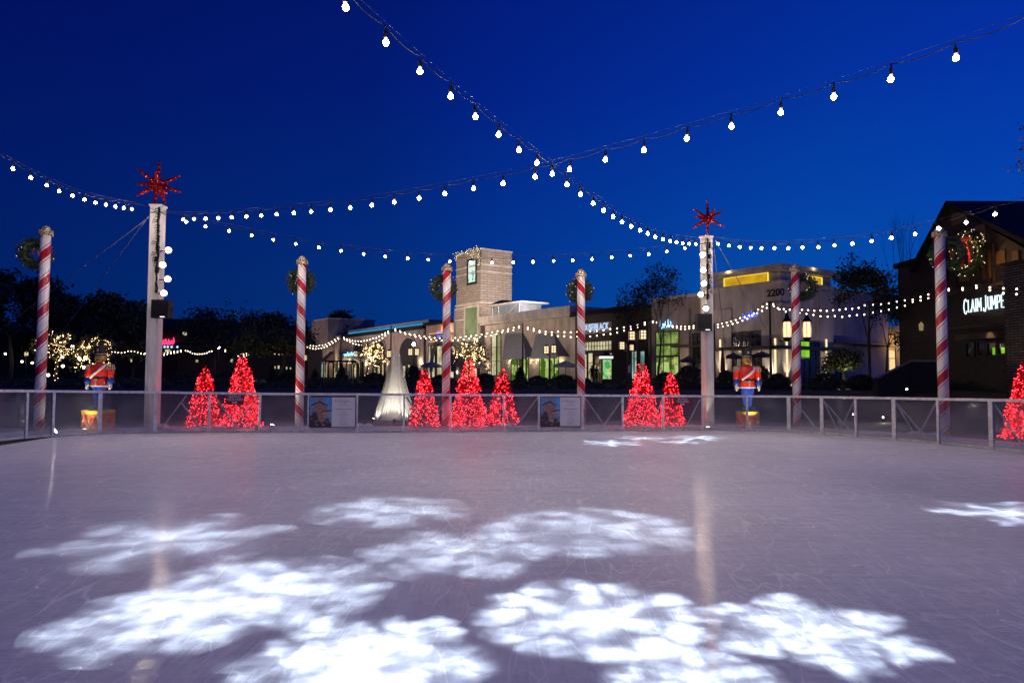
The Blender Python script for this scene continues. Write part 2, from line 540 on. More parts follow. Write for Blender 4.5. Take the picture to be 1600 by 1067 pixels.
# ------------------------------------------------------------------ world: deep blue dusk
w = bpy.data.worlds.new('World'); sc.world = w
w.use_nodes = True
wt = w.node_tree
for q in list(wt.nodes):
    wt.nodes.remove(q)
nt = NT(wt)
wo = nt.n('ShaderNodeOutputWorld')
bg = nt.n('ShaderNodeBackground')
gen = nt.n('ShaderNodeTexCoord').outputs['Generated']
sp = nt.n('ShaderNodeSeparateXYZ'); nt.l(gen, sp.inputs[0])
cr = nt.n('ShaderNodeValToRGB')
el = cr.color_ramp.elements
el[0].position = 0.0; el[0].color = (.0006, .036, .235, 1)
el[1].position = 1.0; el[1].color = (.0005, .004, .10, 1)
for pos, c in ((.10, (.0008, .036, .255, 1)), (.22, (.0007, .026, .255, 1)), (.38, (.0006, .014, .225, 1)), (.55, (.0005, .008, .17, 1))):
    e = el.new(pos); e.color = c
nt.l(nt.math('MAXIMUM', sp.outputs[2], 0.0), cr.inputs[0])
ca = nt.n('ShaderNodeValToRGB')
ea = ca.color_ramp.elements
for e_, (p_, c_) in zip((ea[0], ea[1], ea.new(.4), ea.new(.5), ea.new(.7)), ((.17, (.3, .19, .24, 1)), (.9, (1.0, 1.45, .8, 1)), (.4, (.5, .4, .37, 1)), (.5, (.6, .6, .54, 1)), (.7, (.8, 1.08, .74, 1)))):
    e_.position = p_; e_.color = c_
nt.l(nt.math('MULTIPLY_ADD', sp.outputs[0], .5, .5), ca.inputs[0])
azf = nt.mix(1.0, ca.outputs[0], (2.0, 2.0, 2.0), 'MULTIPLY')
sky = nt.n('ShaderNodeTexSky'); sky.sky_type = 'NISHITA'; sky.sun_disc = False
sky.sun_elevation = R(-6); sky.sun_rotation = R(70)
col = nt.mix(1.0, cr.outputs[0], azf, 'MULTIPLY')
skyc = nt.mix(1.0, sky.outputs[0], (.004, .01, .02), 'MULTIPLY')
nt.l(nt.mix(1.0, col, skyc, 'ADD'), bg.inputs[0])
bg.inputs[1].default_value = 1.0
nt.l(bg.outputs[0], wo.inputs[0])
sc.view_settings.view_transform = 'Standard'
sc.view_settings.look = 'None'
sc.view_settings.exposure = 0
sc.view_settings.gamma = 1

# ------------------------------------------------------------------ ground, ice, snow
ZP = 0.9                                                              # plaza level above the ice


def ground_h(x, y):
    t = max((y - 25.0) / 9.0, (abs(x) - 17.0) / 8.0)
    t = max(0.0, min(1.0, t))
    return -.03 + (ZP + .03) * t * t * (3 - 2 * t)


g = MB()
xs = [-900, -300, -120, -60] + [-40 + 2 * i for i in range(41)] + [60, 120, 300, 900]
ys = [-300, -80, -30] + [-10 + 2 * i for i in range(31)] + [60, 80, 120, 200, 400, 1200]
for y in ys:
    for x in xs:
        g.v.append((x, y, ground_h(x, y)))
nx = len(xs)
for j in range(len(ys) - 1):
    for i in range(nx - 1):
        a = j * nx + i
        g.f.append((a, a + 1, a + nx + 1, a + nx)); g.m.append(0)
tag(g.build('ground', M['ground'], smooth=True), kind='structure')

ICE_PX = [(-60, 703), (0, 696), (82, 683), (155, 678.5), (242, 676.5), (326, 675.8), (482, 676), (631, 675.5), (787, 674.5), (973, 673.5), (1098, 672.8), (1168, 673),
          (1233, 675), (1285, 678.5), (1338, 683), (1398, 688), (1467, 694), (1550, 702), (1660, 714)]
ice_edge = [G(px, py) for px, py in ICE_PX]
im = MB()
pts = [Vector((13.4, -8, 0)), Vector((13.4, 9, 0))] + list(reversed(ice_edge)) + [Vector((-13.4, 9, 0)), Vector((-13.4, -8, 0))]
im.poly([p + Vector((0, 0, -.02)) for p in pts], (0, 0, .02))
tag(im.build('ice', M['ice']), kind='structure')

# ------------------------------------------------------------------ rink barrier
POSTS = [(-48, 694, 610.5), (40, 685, 611), (82, 682, 611.5), (155, 678, 612.2), (242, 676, 613), (326, 675.3, 614.3), (405, 675.6, 615.3), (482, 675.6, 615.8), (557, 675.6, 616.2), (631, 675, 616.6),
         (704, 674.6, 617), (787, 674, 617.3), (842, 673.6, 617.5), (910, 673.4, 617.9), (973, 673.2, 618.3), (1036, 673, 618.7), (1098, 672.4, 619), (1168, 672.6, 619.3), (1233, 674.6, 619.6),
         (1285, 678.2, 620.5), (1338, 682.6, 621.4), (1398, 687.6, 622.4), (1467, 693.6, 623.6), (1550, 701.6, 625), (1655, 713, 627)]
pb = []
for px, pyb, pyt in POSTS:
    b = G(px, pyb)
    t = D(px, pyt, b.y)
    pb.append((b, t.z))
barrier = thing('rink_barrier', 'waist high clear panelled barrier with pale metal rail around the far side of the ice', 'barrier', pb[10][0])
BO = tuple(pb[10][0])


def outn(i):
    a = pb[max(i - 1, 0)][0]; c = pb[min(i + 1, len(pb) - 1)][0]
    d = (c - a).normalized()
    return Vector((-d.y, d.x, 0))                        # away from the ice


rail = MB()
rp = [b + Vector((0, 0, h)) for b, h in pb]
prof = [(-.035, -.03), (.035, -.03), (.035, .035), (-.035, .035)]
rings = []
for i, p in enumerate(rp):
    n = outn(i)
    rings.append([p + n * q + Vector((0, 0, z)) for q, z in prof])
rail.ring_tube(rings)
rail.build('top_rail', M['alu'], barrier, off=BO)
for i, (b, h) in enumerate(pb):
    n = outn(i); t = Vector((n.y, -n.x, 0))
    rot = Matrix((t, n, Vector((0, 0, 1)))).transposed()
    wdt = .1 if POSTS[i][0] in (1233, 1285, 1398, 1550, 155, 242) else .06
    pm = MB()
    pm.box(b + n * .0 + Vector((0, 0, (h - .03) / 2)), (wdt, .05, h - .03), rot)
    pm.box(b + Vector((0, 0, .012)), (wdt + .07, .12, .024), rot)
    pm.build('post', M['alu'], barrier, off=BO)
for i in range(len(pb) - 1):
    (b0, h0), (b1, h1) = pb[i], pb[i + 1]
    d = (b1 - b0).normalized(); n = Vector((-d.y, d.x, 0))
    a = b0 + d * .05; c = b1 - d * .05
    pm = MB()
    pm.poly([a + Vector((0, 0, .06)), c + Vector((0, 0, .06)), c + Vector((0, 0, h1 - .035)), a + Vector((0, 0, h0 - .035))], n * .008)
    pm.build('glass_panel', M['plexi'], barrier, off=(BO[0], BO[1], 0))
    km = MB()
    km.poly([a, c, c + Vector((0, 0, .055)), a + Vector((0, 0, .055))], n * .03)
    km.build('kickboard', M['alu'], barrier, off=BO)
# diagonal braces behind the panels, measured top and foot
BR = [((251, 671), (291, 618)), ((284, 630), (315, 671)), ((335, 619), (367, 664)), ((362, 674), (401, 622)), ((634, 620), (669, 667)), ((667, 668), (702, 621)),
      ((775, 620), (807, 668)), ((802, 672), (841, 620)), ((914, 621), (944, 664)), ((939, 672), (974, 621)), ((1020, 659), (1036, 622)), ((1074, 664), (1094, 624)),
      ((1241, 626), (1279, 673)), ((1286, 625), (1332, 677)), ((1287, 627), (1311, 676)), ((1311, 676), (1335, 626)), ((1398, 626), (1445, 681)), ((1398, 626), (1433, 685)),
      ((1433, 685), (1464, 627)), ((1552, 628), (1598, 697)), ((1241, 667.5), (1278, 668.5)), ((1292, 671.5), (1331, 671)), ((1402, 680.5), (1446, 680.3))]


def fence_y(px):
    for i in range(len(POSTS) - 1):
        if POSTS[i][0] <= px <= POSTS[i + 1][0]:
            f = (px - POSTS[i][0]) / (POSTS[i + 1][0] - POSTS[i][0])
            return pb[i][0].y * (1 - f) + pb[i + 1][0].y * f
    return pb[-1][0].y


for (p0, p1) in BR:
    a = D(p0[0], p0[1], fence_y(p0[0]) + .07); c = D(p1[0], p1[1], fence_y(p1[0]) + .07)
    a.z = max(a.z, .03); c.z = max(c.z, .03)
    MB().tube([a, c], .021, 6).build('brace', M['alu'], barrier, off=BO)

# snow thrown up outside the barrier
sm = MB()
rg = random.Random(3)
nseg = 0
rows = []
for i in range(len(pb) - 1):
    b0, b1 = pb[i][0], pb[i + 1][0]
    for k in range(14):
        f = k / 14
        p = b0.lerp(b1, f)
        n = outn(i).lerp(outn(i + 1), f)
        row = []
        for j, dd in enumerate((.05, .25, .5, .8, 1.2, 1.8, 2.6)):
            env = (.35, 1.0, .9, .6, .35, .15, 0)[j]
            hh = env * (.02 + .2 * max(0, math.sin(p.x * 1.3 + 1.0) * .5 + .5 * math.sin(p.x * 3.1 + dd * 4) + .35 * math.sin(p.x * 7.7 + dd * 9)) ** 1.5)
            row.append(p + n * dd + Vector((0, 0, max(-.012, hh - .012) + ground_h((p + n * dd).x, (p + n * dd).y) + .02)))
        rows.append(row)
for i, row in enumerate(rows):
    sm.v.extend([tuple(q) for q in row])
for i in range(len(rows) - 1):
    for j in range(6):
        a = i * 7 + j
        sm.f.append((a, a + 1, a + 8, a + 7)); sm.m.append(0)
tag(sm.build('snow', M['snow'], smooth=True), kind='structure')

# ------------------------------------------------------------------ text helper


def text_mesh(body, size, bold=0.0, shear=0.0, extrude=.01, align='CENTER', spacing=1.0):
    cu = bpy.data.curves.new('lettering', 'FONT')
    cu.body = body; cu.size = size; cu.offset = bold; cu.shear = shear; cu.extrude = extrude
    cu.align_x = align; cu.space_character = spacing; cu.resolution_u = 3
    o = bpy.data.objects.new('lettering_tmp', cu)
    COL.objects.link(o)
    dg = bpy.context.evaluated_depsgraph_get()
    me = bpy.data.meshes.new_from_object(o.evaluated_get(dg))
    bpy.data.objects.remove(o)
    bpy.data.curves.remove(cu)
    mb = MB()
    mb.v = [tuple(v.co) for v in me.vertices]; mb.f = [tuple(p.vertices) for p in me.polygons]; mb.m = [0] * len(mb.f)
    bpy.data.meshes.remove(me)
    return mb


def basis(org, xdir, zdir=Vector((0, 0, 1))):
    x = Vector(xdir).normalized(); z = Vector(zdir).normalized(); n = x.cross(z)      # n faces away from viewer if x is viewer's right
    m = Matrix((x, z, n)).transposed().to_4x4()
    return Matrix.Translation(org) @ m


# posters on the barrier
def panel_frame(px0, px1):
    a = D(px0, 640, fence_y(px0) - .045); c = D(px1, 640, fence_y(px1) - .045)
    a.z = 0; c.z = 0
    return a, c


def flat(mb, B, pts, zoff, th=.003, m=0):
    vs = [B @ Vector((x, y, zoff)) for x, y in pts]
    d = (B.to_3x3() @ Vector((0, 0, 1))) * th
    mb.poly(vs, d, m)


M['p_sky'] = pbr('poster_sky', (.1, .28, .6), .4, 0, .35, 5)
M['p_brick'] = pbr('poster_building', (.3, .16, .14), .4, 0, .5, 18)
M['p_dark'] = pbr('poster_shade', (.05, .03, .05), .4, 0, .5, 18)
M['p_white'] = pbr('poster_paper', (.6, .59, .63), .45, 0, .06, 3)
M['p_grey'] = pbr('poster_text', (.2, .19, .24), .5)
M['p_light'] = pbr('poster_highlights', (.42, .36, .34), .4, 0, .4, 20)
for k, (x0, x1) in enumerate(((483, 556.5), (844, 908))):
    a, c = panel_frame(x0, x1)
    W = (c - a).length
    zt = D((x0 + x1) / 2, 619.5, a.y).z; zb = D((x0 + x1) / 2, 668, a.y).z
    if k == 1: zb = D((x0 + x1) / 2, 667, a.y).z
    H = zt - zb
    org = a + Vector((0, 0, zb))
    B = basis(org, c - a)
    po = thing('poster_board', ('half picture, half white text notice board on the barrier left of the fountain',
                                'half picture, half white text notice board on the barrier right of the fountain')[k], 'poster', org, 0, 'notice boards on the barrier')
    bm_ = MB(); flat(bm_, B, [(0, 0), (W, 0), (W, H), (0, H)], 0, .014)
    bm_.build('board', M['p_dark'], po, off=org)
    fw = .012; s = .48
    px_ = MB(); flat(px_, B, [(fw * 2, fw * 2), (W * s, fw * 2), (W * s, H - fw * 2), (fw * 2, H - fw * 2)], .016, .002)
    pho = px_.build('picture', M['p_sky'], po, off=org)
    q = lambda u, v: (fw * 2 + u * (W * s - 2 * fw), fw * 2 + v * (H - 4 * fw))
    tb = MB()
    flat(tb, B, [q(.1, .0), q(.8, 0), q(.8, .66), q(.46, .84), q(.1, .68)], .019, .002)
    flat(tb, B, [q(.34, .82), q(.56, .82), q(.56, .99), q(.34, .99)], .019, .002)
    tb.build('picture_building', M['p_brick'], pho, off=org)
    td = MB()
    flat(td, B, [q(.05, .70), q(.45, .82), q(.82, .69), q(.82, .73), q(.45, .88), q(.05, .75)], .022, .002)
    flat(td, B, [q(0, 0), q(1, 0), q(1, .12), q(.8, .3), q(.55, .1), q(.4, .28), q(.3, .5), q(.2, .52), q(.1, .42), q(0, .35)], .022, .002)
    flat(td, B, [q(.5, .5), q(1, .55), q(1, .58), q(.5, .53)], .022, .002)
    td.build('picture_roofs', M['p_dark'], pho, off=org)
    tl_ = MB()
    flat(tl_, B, [q(.6, .42), q(1, .45), q(1, .5), q(.6, .47)], .025, .002)
    flat(tl_, B, [q(.66, .33), q(.98, .37), q(.98, .4), q(.66, .37)], .025, .002)
    for _ in range(14):
        u, v = rg.uniform(.05, .9), rg.uniform(.03, .3)
        flat(tl_, B, [q(u, v), q(u + .06, v), q(u + .06, v + .02), q(u, v + .025)], .025, .002)
    tl_.build('picture_lights', M['p_light'], pho, off=org)
    wm = MB(); flat(wm, B, [(W * s + .004, fw * 2), (W - fw * 2, fw * 2), (W - fw * 2, H - fw * 2), (W * s + .004, H - fw * 2)], .016, .002)
    sheet = wm.build('text_sheet', M['p_white'], po, off=org)
    tx = MB()
    cx = W * (s + 1) / 2
    tx.join(text_mesh('Village', .16, -.002, .35, .001), B @ Matrix.Translation((cx - .08, H * .8, .02)))
    for v, wd in ((.71, .5), (.6, .75), (.575, .8), (.5, .25), (.44, .4), (.38, .4), (.32, .22), (.26, .4), (.2, .42), (.14, .4), (.09, .36)):
        wd *= W * .45
        x = cx - wd / 2
        ln_ = MB()
        while x < cx + wd / 2 - .02:
            l = rg.uniform(.015, .05)
            flat(ln_, B, [(x, H * v), (x + l, H * v), (x + l, H * v + .012), (x, H * v + .012)], .019, .001)
            x += l + .008
        ln_.build('text_line', M['p_grey'], sheet, off=org)
    tx.build('heading', M['p_grey'], sheet, off=org)

M['sign_red'] = pbr('dark_red_sign', (.2, .012, .03), .4, 0, .2, 4)
M['sign_letter'] = pbr('pale_sign_lettering', (.6, .5, .54), .5)
for k, (x0, x1, y0, y1) in enumerate(((352, 381, 616.5, 632), (1053, 1080, 621, 634))):
    a, c = panel_frame(x0, x1)
    W = (c - a).length
    zt = D((x0 + x1) / 2, y0, a.y).z; zb = D((x0 + x1) / 2, y1, a.y).z
    H = zt - zb
    org = a + Vector((0, 0, zb)); B = basis(org, c - a)
    so = thing('warning_sign', ('dark red skate at own risk sign on the barrier before the tall left red tree', 'dark red skate at own risk sign on the barrier left of the right white post')[k], 'sign', org, 0, 'skate at your own risk signs')
    m_ = MB(); flat(m_, B, [(0, 0), (W, 0), (W, H), (0, H)], 0, .008); m_.build('plate', M['sign_red'], so, off=org)
    tx = MB()
    for j, s_ in enumerate(('SKATE AT', 'YOUR OWN', 'RISK')):
        tx.join(text_mesh(s_, H * .34, .002, 0, .001), B @ Matrix.Translation((W / 2, H * (.69 - .3 * j), .011)) @ Matrix.Diagonal((.82, 1, 1, 1)))
    tx.build('lettering', M['sign_letter'], so, off=org)

# ------------------------------------------------------------------ candy poles and wreaths
POLES = [  # foot px, Y, top py, stripes, wreath px, py, outward angle (deg from +Y, + to the left), label
    (63, 18.6, 368, 'candy_r', 55, 397, 62, 'red and white striped pole at the left end of the rink'),
    (468.5, 21.3, 413, 'candy_l', 470, 440, 8, 'red and white striped pole left of the left notice board'),
    (697, 21.7, 424, 'candy_r', 693, 450, 14, 'red and white striped pole between two red trees in front of the stone tower'),
    (908, 22.0, 433, 'candy_l', 906, 455, 6, 'red and white striped pole behind the right notice board'),
    (1245, 22.0, 425, 'candy_r', 1255, 449, -18, 'red and white striped pole right of the right toy soldier'),
    (1474, 18.0, 370, 'candy_r', 1481, 397, -40, 'red and white striped pole before the timber restaurant, near the white lettered sign')]


OCT = {}


def fairy_lights(root, pts, mat, front):
    """the 100 lights nearest the rink as parts of their own, the rest as one"""
    pts = sorted(pts, key=lambda q: q[0][1] * front)
    if mat.name not in OCT:
        OCT[mat.name] = MB().octa((0, 0, 0), 1).mesh('fairy_light', mat)
    for c, r in pts[:100]:
        inst(OCT[mat.name], 'fairy_light', root, c, (r, r, r))
    if len(pts) > 100:
        m_ = MB()
        for c, r in pts[100:]:
            m_.octa(c, r)
        tag(m_.build('fairy_light_string', mat, root), kind='stuff')


def wreath_parts(root, Rr, rt, seed, n=1500, led=46, bow=True):
    rg = random.Random(seed)
    core = MB()
    core.tube([Vector((math.cos(a) * Rr, 0, math.sin(a) * Rr)) for a in [2 * PI * i / 20 for i in range(20)]], rt * .55, 7, close=True)
    lf = MB()
    for _ in range(n):
        a = rg.uniform(0, 2 * PI); b = rg.uniform(0, 2 * PI)
        rr = rt * rg.uniform(.55, 1.15)
        c = Vector((math.cos(a) * (Rr + rr * math.cos(b)), rr * math.sin(b), math.sin(a) * (Rr + rr * math.cos(b))))
        d = Vector((math.cos(a) * math.cos(b) - math.sin(a) * .7, math.sin(b), math.sin(a) * math.cos(b) + math.cos(a) * .7))
        d += Vector((rg.gauss(0, .5), rg.gauss(0, .5), rg.gauss(0, .5)))
        lf.leaf(c, rt * rg.uniform(.22, .4), rg, d=d, asp=.28)
    core.join(lf)
    core.build('foliage', M['pine'], root)
    ld = []
    for _ in range(led):
        a = rg.uniform(0, 2 * PI); b = rg.uniform(0, 2 * PI)
        ld.append(((math.cos(a) * (Rr + rt * 1.1 * math.cos(b)), rt * 1.1 * math.sin(b), math.sin(a) * (Rr + rt * 1.1 * math.cos(b))), 0.0095 if Rr < .6 else .026))
    fairy_lights(root, ld, M['wreath_led'], 1)
    if bow:
        bw = MB()
        zc = Rr * .95
        for s in (-1, 1):
            bw.ball((s * .1, 0, zc), .085, 8, 5, sc=(1.1, .6, .7))
            bw.poly([(s * .01, -.02, zc - .03), (s * .13, -.02, zc - .32), (s * .06, -.02, zc - .34)], (0, .03, 0))
        bw.ball((0, 0, zc), .05, 6, 4)
        bw.build('bow', M['ribbon'], root)


for i, (px, Y, pyt, mk, wx, wy, ang, lab) in enumerate(POLES):
    b = D(px, 600, Y); b.z = ground_h(b.x, b.y)
    H = D(px, pyt, Y).z - b.z
    r = .13
    po = thing('candy_cane_pole', lab, 'striped pole', b, 0, 'candy cane poles around the rink')
    MB().lathe([(r * 1.0, 0), (r * 1.0, H * .33), (r * .99, H * .66), (r * .98, H)], 24).build('pole', M[mk], po, smooth=True)
    fin = MB()
    fin.lathe([(r * .9, H), (r * 1.15, H + .02), (r * 1.2, H + .06), (r * .8, H + .1), (r * .85, H + .13), (r * .9, H + .18), (r * .6, H + .24), (.02, H + .27)], 16)
    for k in range(10):                                                   # twisted rope round the cap
        a = 2 * PI * k / 10
        fin.tube([(math.cos(a + t * .9) * r * (1.28 - .1 * t), math.sin(a + t * .9) * r * (1.28 - .1 * t), H + .0 + .13 * t) for t in (0, .33, .66, 1)], .024, 5)
    fin.build('finial', M['gold'], po, smooth=True)
    a = R(ang)
    od = Vector((-math.sin(a), math.cos(a), 0))
    wc = D(wx, wy, Y)
    c = D(wx, wy, Y + .34 if abs(ang) < 50 else Y + .1)
    wr = thing('wreath', 'wreath on the ' + lab.split(',')[0].replace('red and white ', ''), 'wreath', c, math.atan2(od.y, od.x) - PI / 2, 'wreaths on the striped poles')
    wreath_parts(wr, .31, .15, 40 + i, 1900, 20)

# ------------------------------------------------------------------ white posts with lamps, loudspeakers and stars
PL = []


def par_lamp(po, name_i, p, aim, org):
    """a short can on a yoke with a glowing face, aimed along aim"""
    aim = Vector(aim).normalized()
    can = MB()
    q = aim.to_track_quat('Z', 'Y').to_matrix()
    can.lathe([(.05, -.2), (.085, -.16), (.09, -.02), (.1, .0), (.096, .0), (.085, -.04)], 14, p, 0, 1, q)
    o = can.build('floodlight', M['black'], po, off=org)
    MB().ball(Vector(p) + aim * -.0, .072, 12, 8).build('lamp_bulb', M['flood'], o, smooth=True, off=org)


def light_post(px, Y, pyt, wdt, rz, lamps, spk, lab, seed):
    b = D(px, 640, Y); b.z = ground_h(b.x, b.y)
    H = D(px, pyt, Y).z
    po = thing('light_post', lab, 'light post', b, 0, 'square white light posts')
    rot = Matrix.Rotation(rz, 3, 'Z')
    m_ = MB()
    m_.box((0, 0, H / 2), (wdt, wdt, H), rot)
    for s in (-1, 1):
        m_.box(rot @ Vector((s * (wdt / 2 - .02), -wdt / 2 - .006, H / 2)), (.035, .012, H - .02), rot)
    m_.box((0, 0, H + .02), (wdt + .06, wdt + .06, .05), rot)
    o = m_.build('post', M['white_post'], po)
    rg = random.Random(seed)
    cb = MB()
    side = 1 if px < 800 else -1
    yf = -wdt / 2 - .03
    for s0 in (.3, .38):
        p = [rot @ Vector((side * wdt * s0 + rg.uniform(-.03, .03), yf - rg.uniform(0, .02), H - .05 - k * .14)) for k in range(int((H - 3.9) / .14))]
        cb.tube(p, .018, 5)
    for k in range(12):
        z = H - .15 - k * .16
        x = side * wdt * rg.uniform(.1, .45)
        cb.tube([rot @ Vector((x, yf, z)), rot @ Vector((x - side * .1, yf - .03, z - .05)), rot @ Vector((x - side * .06, yf - .03, z + .06)), rot @ Vector((x + .05, yf, z + .02))], .013, 4)
        if k % 2: cb.box(rot @ Vector((x, yf - .03, z)), (.05, .05, .16), rot)
    cb.tube([rot @ Vector((q[0] * wdt * .52, q[1] * wdt * .52, H - .2)) for q in ((-1, -1), (1, -1), (1, 1), (-1, 1))], .016, 5, close=True)
    cb.build('cable', M['wire'], po)
    for (lx, ly, sz) in lamps:
        p = D(lx, ly, Y - wdt / 2 - .16) - b
        aim = Vector((-b.x * .55 + rg.uniform(-2, 2), -b.y + 8 + rg.uniform(-2, 2), -5.0))
        par_lamp(po, 0, p, aim, (0, 0, 0))
        arm = MB(); arm.tube([p + Vector((0, .1, 0)), rot @ Vector((side * wdt * .38, -wdt * .45, p.z))], .02, 5)
        arm.build('lamp_bracket', M['black'], po)
        PL.append((b + p, aim, sz))
    # loudspeaker
    x0, x1, y0, y1 = spk
    p0 = D(x0, y0, Y - wdt / 2 - .3); p1 = D(x1, y1, Y - wdt / 2 - .3)
    W, Hs = p1.x - p0.x, p0.z - p1.z
    c = Vector(((p0.x + p1.x) / 2, p0.y + .18, p1.z))
    sp_ = thing('loudspeaker', 'black loudspeaker box mounted low on the ' + ('left' if px < 800 else 'right') + ' white post under its floodlights', 'loudspeaker', c, 0, 'loudspeakers on the white posts')
    k_ = MB(); k_.poly([(-W / 2, -.18, 0.04), (W / 2, -.18, 0.04), (W / 2, -.18, Hs), (-W / 2, -.18, Hs)], (0, .3, 0))
    k_.build('cabinet', M['black'], sp_)
    k_ = MB(); k_.bx(-W / 2 + .03, W / 2 - .03, -.195, -.181, .1, Hs - .05)
    for q_ in range(7): k_.bx(-W / 2 + .03, W / 2 - .03, -.2, -.196, .12 + q_ * (Hs - .2) / 7, .135 + q_ * (Hs - .2) / 7)
    k_.build('grille', M['dark_metal'], sp_)
    k_ = MB(); k_.bx(-W / 2 - .05, W / 2 + .05, .0, .05, Hs * .5, Hs * .56); k_.bx(-.05, .05, .05, .16, Hs * .4, Hs * .65); k_.build('bracket', M['dark_metal'], sp_)
    k_ = MB(); k_.bx(.02, .15, -.188, -.183, .062, .085); k_.build('status_light', emit_mat('status_light', (1, .9, .75), 2.0), sp_)
    return b, H


bL, HL = light_post(238, 20.0, 322, .315, R(3), [(263, 391, 1), (254, 414, 1), (262, 436, 1), (256, 458, 1)], (236, 262, 468, 499),
                    'square white post at the left of the rink topped by a red starburst', 5)
bR, HR = light_post(1106, 21.6, 370, .27, R(22), [(1098, 398, .5), (1099, 422, 1), (1100, 443, 1), (1095, 460, 1), (1103, 482, 1)], (1090, 1113, 490, 519),
                    'square white post at the right of the rink topped by a red starburst', 6)


def starburst(cx, cy, Y, rpx, lab, seed, arms):
    c = D(cx, cy, Y); rr = rpx * Y / FPX
    st = thing('starburst_ornament', lab, 'star ornament', c, 0, 'red starbursts on the white posts')
    rg = random.Random(seed)
    core = MB(); core.ball((0, 0, 0), rr * .2, 12, 8)
    for _ in range(26):
        d = Vector((rg.gauss(0, 1), rg.gauss(0, 1), rg.gauss(0, 1))).normalized()
        core.ball(d * rr * .24, rr * rg.uniform(.06, .1), 8, 6)
    core.build('core', M['star_red'], st, smooth=True)
    dirs = [Vector((math.cos(R(a)), dy, math.sin(R(a)))) for a, dy in arms]
    for d in dirs:
        L = rr * rg.uniform(.92, 1.05) * (1 if abs(d.y) < .5 else .75)
        d = d.normalized()
        a = MB()
        a.tube([d * rr * .1, d * L * .98], [rr * .03, rr * .012], 6)
        for f, q in ((.34, .105), (.56, .1), (.78, .085), (.97, .055)):
            a.ball(d * L * f, rr * q, 10, 7)
            for k in range(3):                                     # glitter cap petals round each bauble
                e = d.orthogonal().normalized(); e.rotate(Matrix.Rotation(2 * PI * k / 3 + f * 5, 3, d))
                a.ball(d * L * (f - .1) + e * rr * q * .45, rr * q * .32, 6, 4)
        a.build('arm', M['star_red'], st, smooth=True)
    return st


starburst(247, 289, 20.0, 38, 'larger red beaded starburst ornament on top of the left white post', 11,
          [(90, .05), (142, -.1), (176, .1), (212, -.15), (250, .3), (300, -.3), (343, .1), (28, .2), (60, -1.4), (330, -1.2), (200, 1.3), (320, -.5)])
starburst(1106, 342, 21.6, 28, 'smaller red beaded starburst ornament on top of the right white post', 12,
          [(90, .05), (150, -.2), (165, .5), (213, .1), (28, .1), (332, -.1), (345, .6), (270, .1), (60, -1.4), (200, -1.4)])
for nm, lab, b, H, Y in (('s', 'left', bL, HL, 20.0), ('s', 'right', bR, HR, 21.6)):
    pass

# guy wires and other thin cables
for p0, p1, Y0, Y1, lab in (((232, 340), (72, 470), 20.0, 27, 'thin pale stay wire running down left from the top of the left white post'),
                            ((232, 338), (128, 478), 20.0, 32, 'fainter stay wire from the left white post, right of the other stay'),
                            ((1118, 376), (1200, 520), 21.6, 33, 'thin pale stay wire running down right from the top of the right white post'),
                            ((1116, 390), (1128, 500), 21.8, 30, 'faint steep stay wire just right of the right white post')):
    a = D(*p0, Y0); c = D(*p1, Y1)
    d = (c - a); t = (a.z - ground_h(c.x, c.y)) / -d.z if d.z < 0 else 1
    c = a + d * t; c.z = ground_h(c.x, c.y)
    tag(MB().tube([a, c], .012, 5).build('stay_wire', M['stay']), lab, 'wire', 'stay wires of the white posts')

# ------------------------------------------------------------------ overhead strings of bulbs


def socket_mesh():
    m_ = MB(); m_.lathe([(.016, .045), (.022, .05), (.024, .1), (.012, .115), (.008, .16)], 8)
    return m_.mesh('socket', M['wire'])


def bulb_mesh(r, mat, n=10, k=7):
    return MB().ball((0, 0, 0), r, n, k, sc=(1, 1, 1.04)).mesh('bulb', mat, True)


SOCK = socket_mesh()
BULB = bulb_mesh(.03, M['bulb'])
S = {}
S1 = [(478, -46), (540, 12), (603, 67), (656, 112), (704, 151), (743, 183), (779, 211), (811, 235), (839, 255), (863, 272), (886, 289), (907, 304), (927, 318), (943, 329), (958, 339), (972, 347), (986, 354), (1000, 360),
      (1012, 365), (1024, 370), (1036, 374), (1047, 377), (1057, 379), (1067, 380.5), (1077, 381), (1087, 381.5)]
S2 = [(1737, 2), (1608, 50), (1494, 91), (1392, 124), (1303, 152), (1220, 176), (1143, 198), (1073, 217), (1006, 235), (946, 250), (890, 265), (836, 277), (786, 287), (740, 295), (695, 303), (655, 310), (616, 316), (581, 321),
      (547, 325), (516, 328), (486, 331), (459, 333), (432, 335), (408, 337), (385, 338.5), (362, 340), (341, 341), (321, 341.8), (303, 342.4), (286, 343)]
S3 = [(291, 347), (321, 354), (358, 361), (393, 368), (427, 375), (462, 381), (498, 387), (533, 392), (568, 397), (602, 401), (637, 404), (669, 406), (703, 408.5), (736, 410), (769, 410.3), (802, 410), (833, 409), (865, 408), (895, 407),
      (925, 405), (956, 402), (985, 400), (1014, 397), (1042, 393), (1070, 388)]
S5 = [(1122, 381), (1139, 384), (1156, 386), (1173, 387.5), (1190, 388), (1210, 388), (1232, 388), (1254, 387), (1279, 386), (1304, 384), (1332, 381), (1362, 377), (1393, 372), (1430, 366), (1467, 357), (1510, 348), (1555, 335), (1607, 320)]
S4 = [(-60, 218), (-8, 247), (20, 264), (48, 278), (73, 290), (92, 299), (113, 306), (132, 312), (149, 317), (165, 320), (180, 323), (193, 325), (206, 327)]


def on_line(px, py, A, Bv):
    """point of the ray lying in the vertical plane through A and A+Bv"""
    d = ray(px, py)
    # (t d.x - A.x)*B.y - (t d.y - A.y)*B.x = 0
    t = (A[0] * Bv[1] - A[1] * Bv[0]) / (d.x * Bv[1] - d.y * Bv[0])
    return Vector((d.x * t, d.y * t, HC + d.z * t))


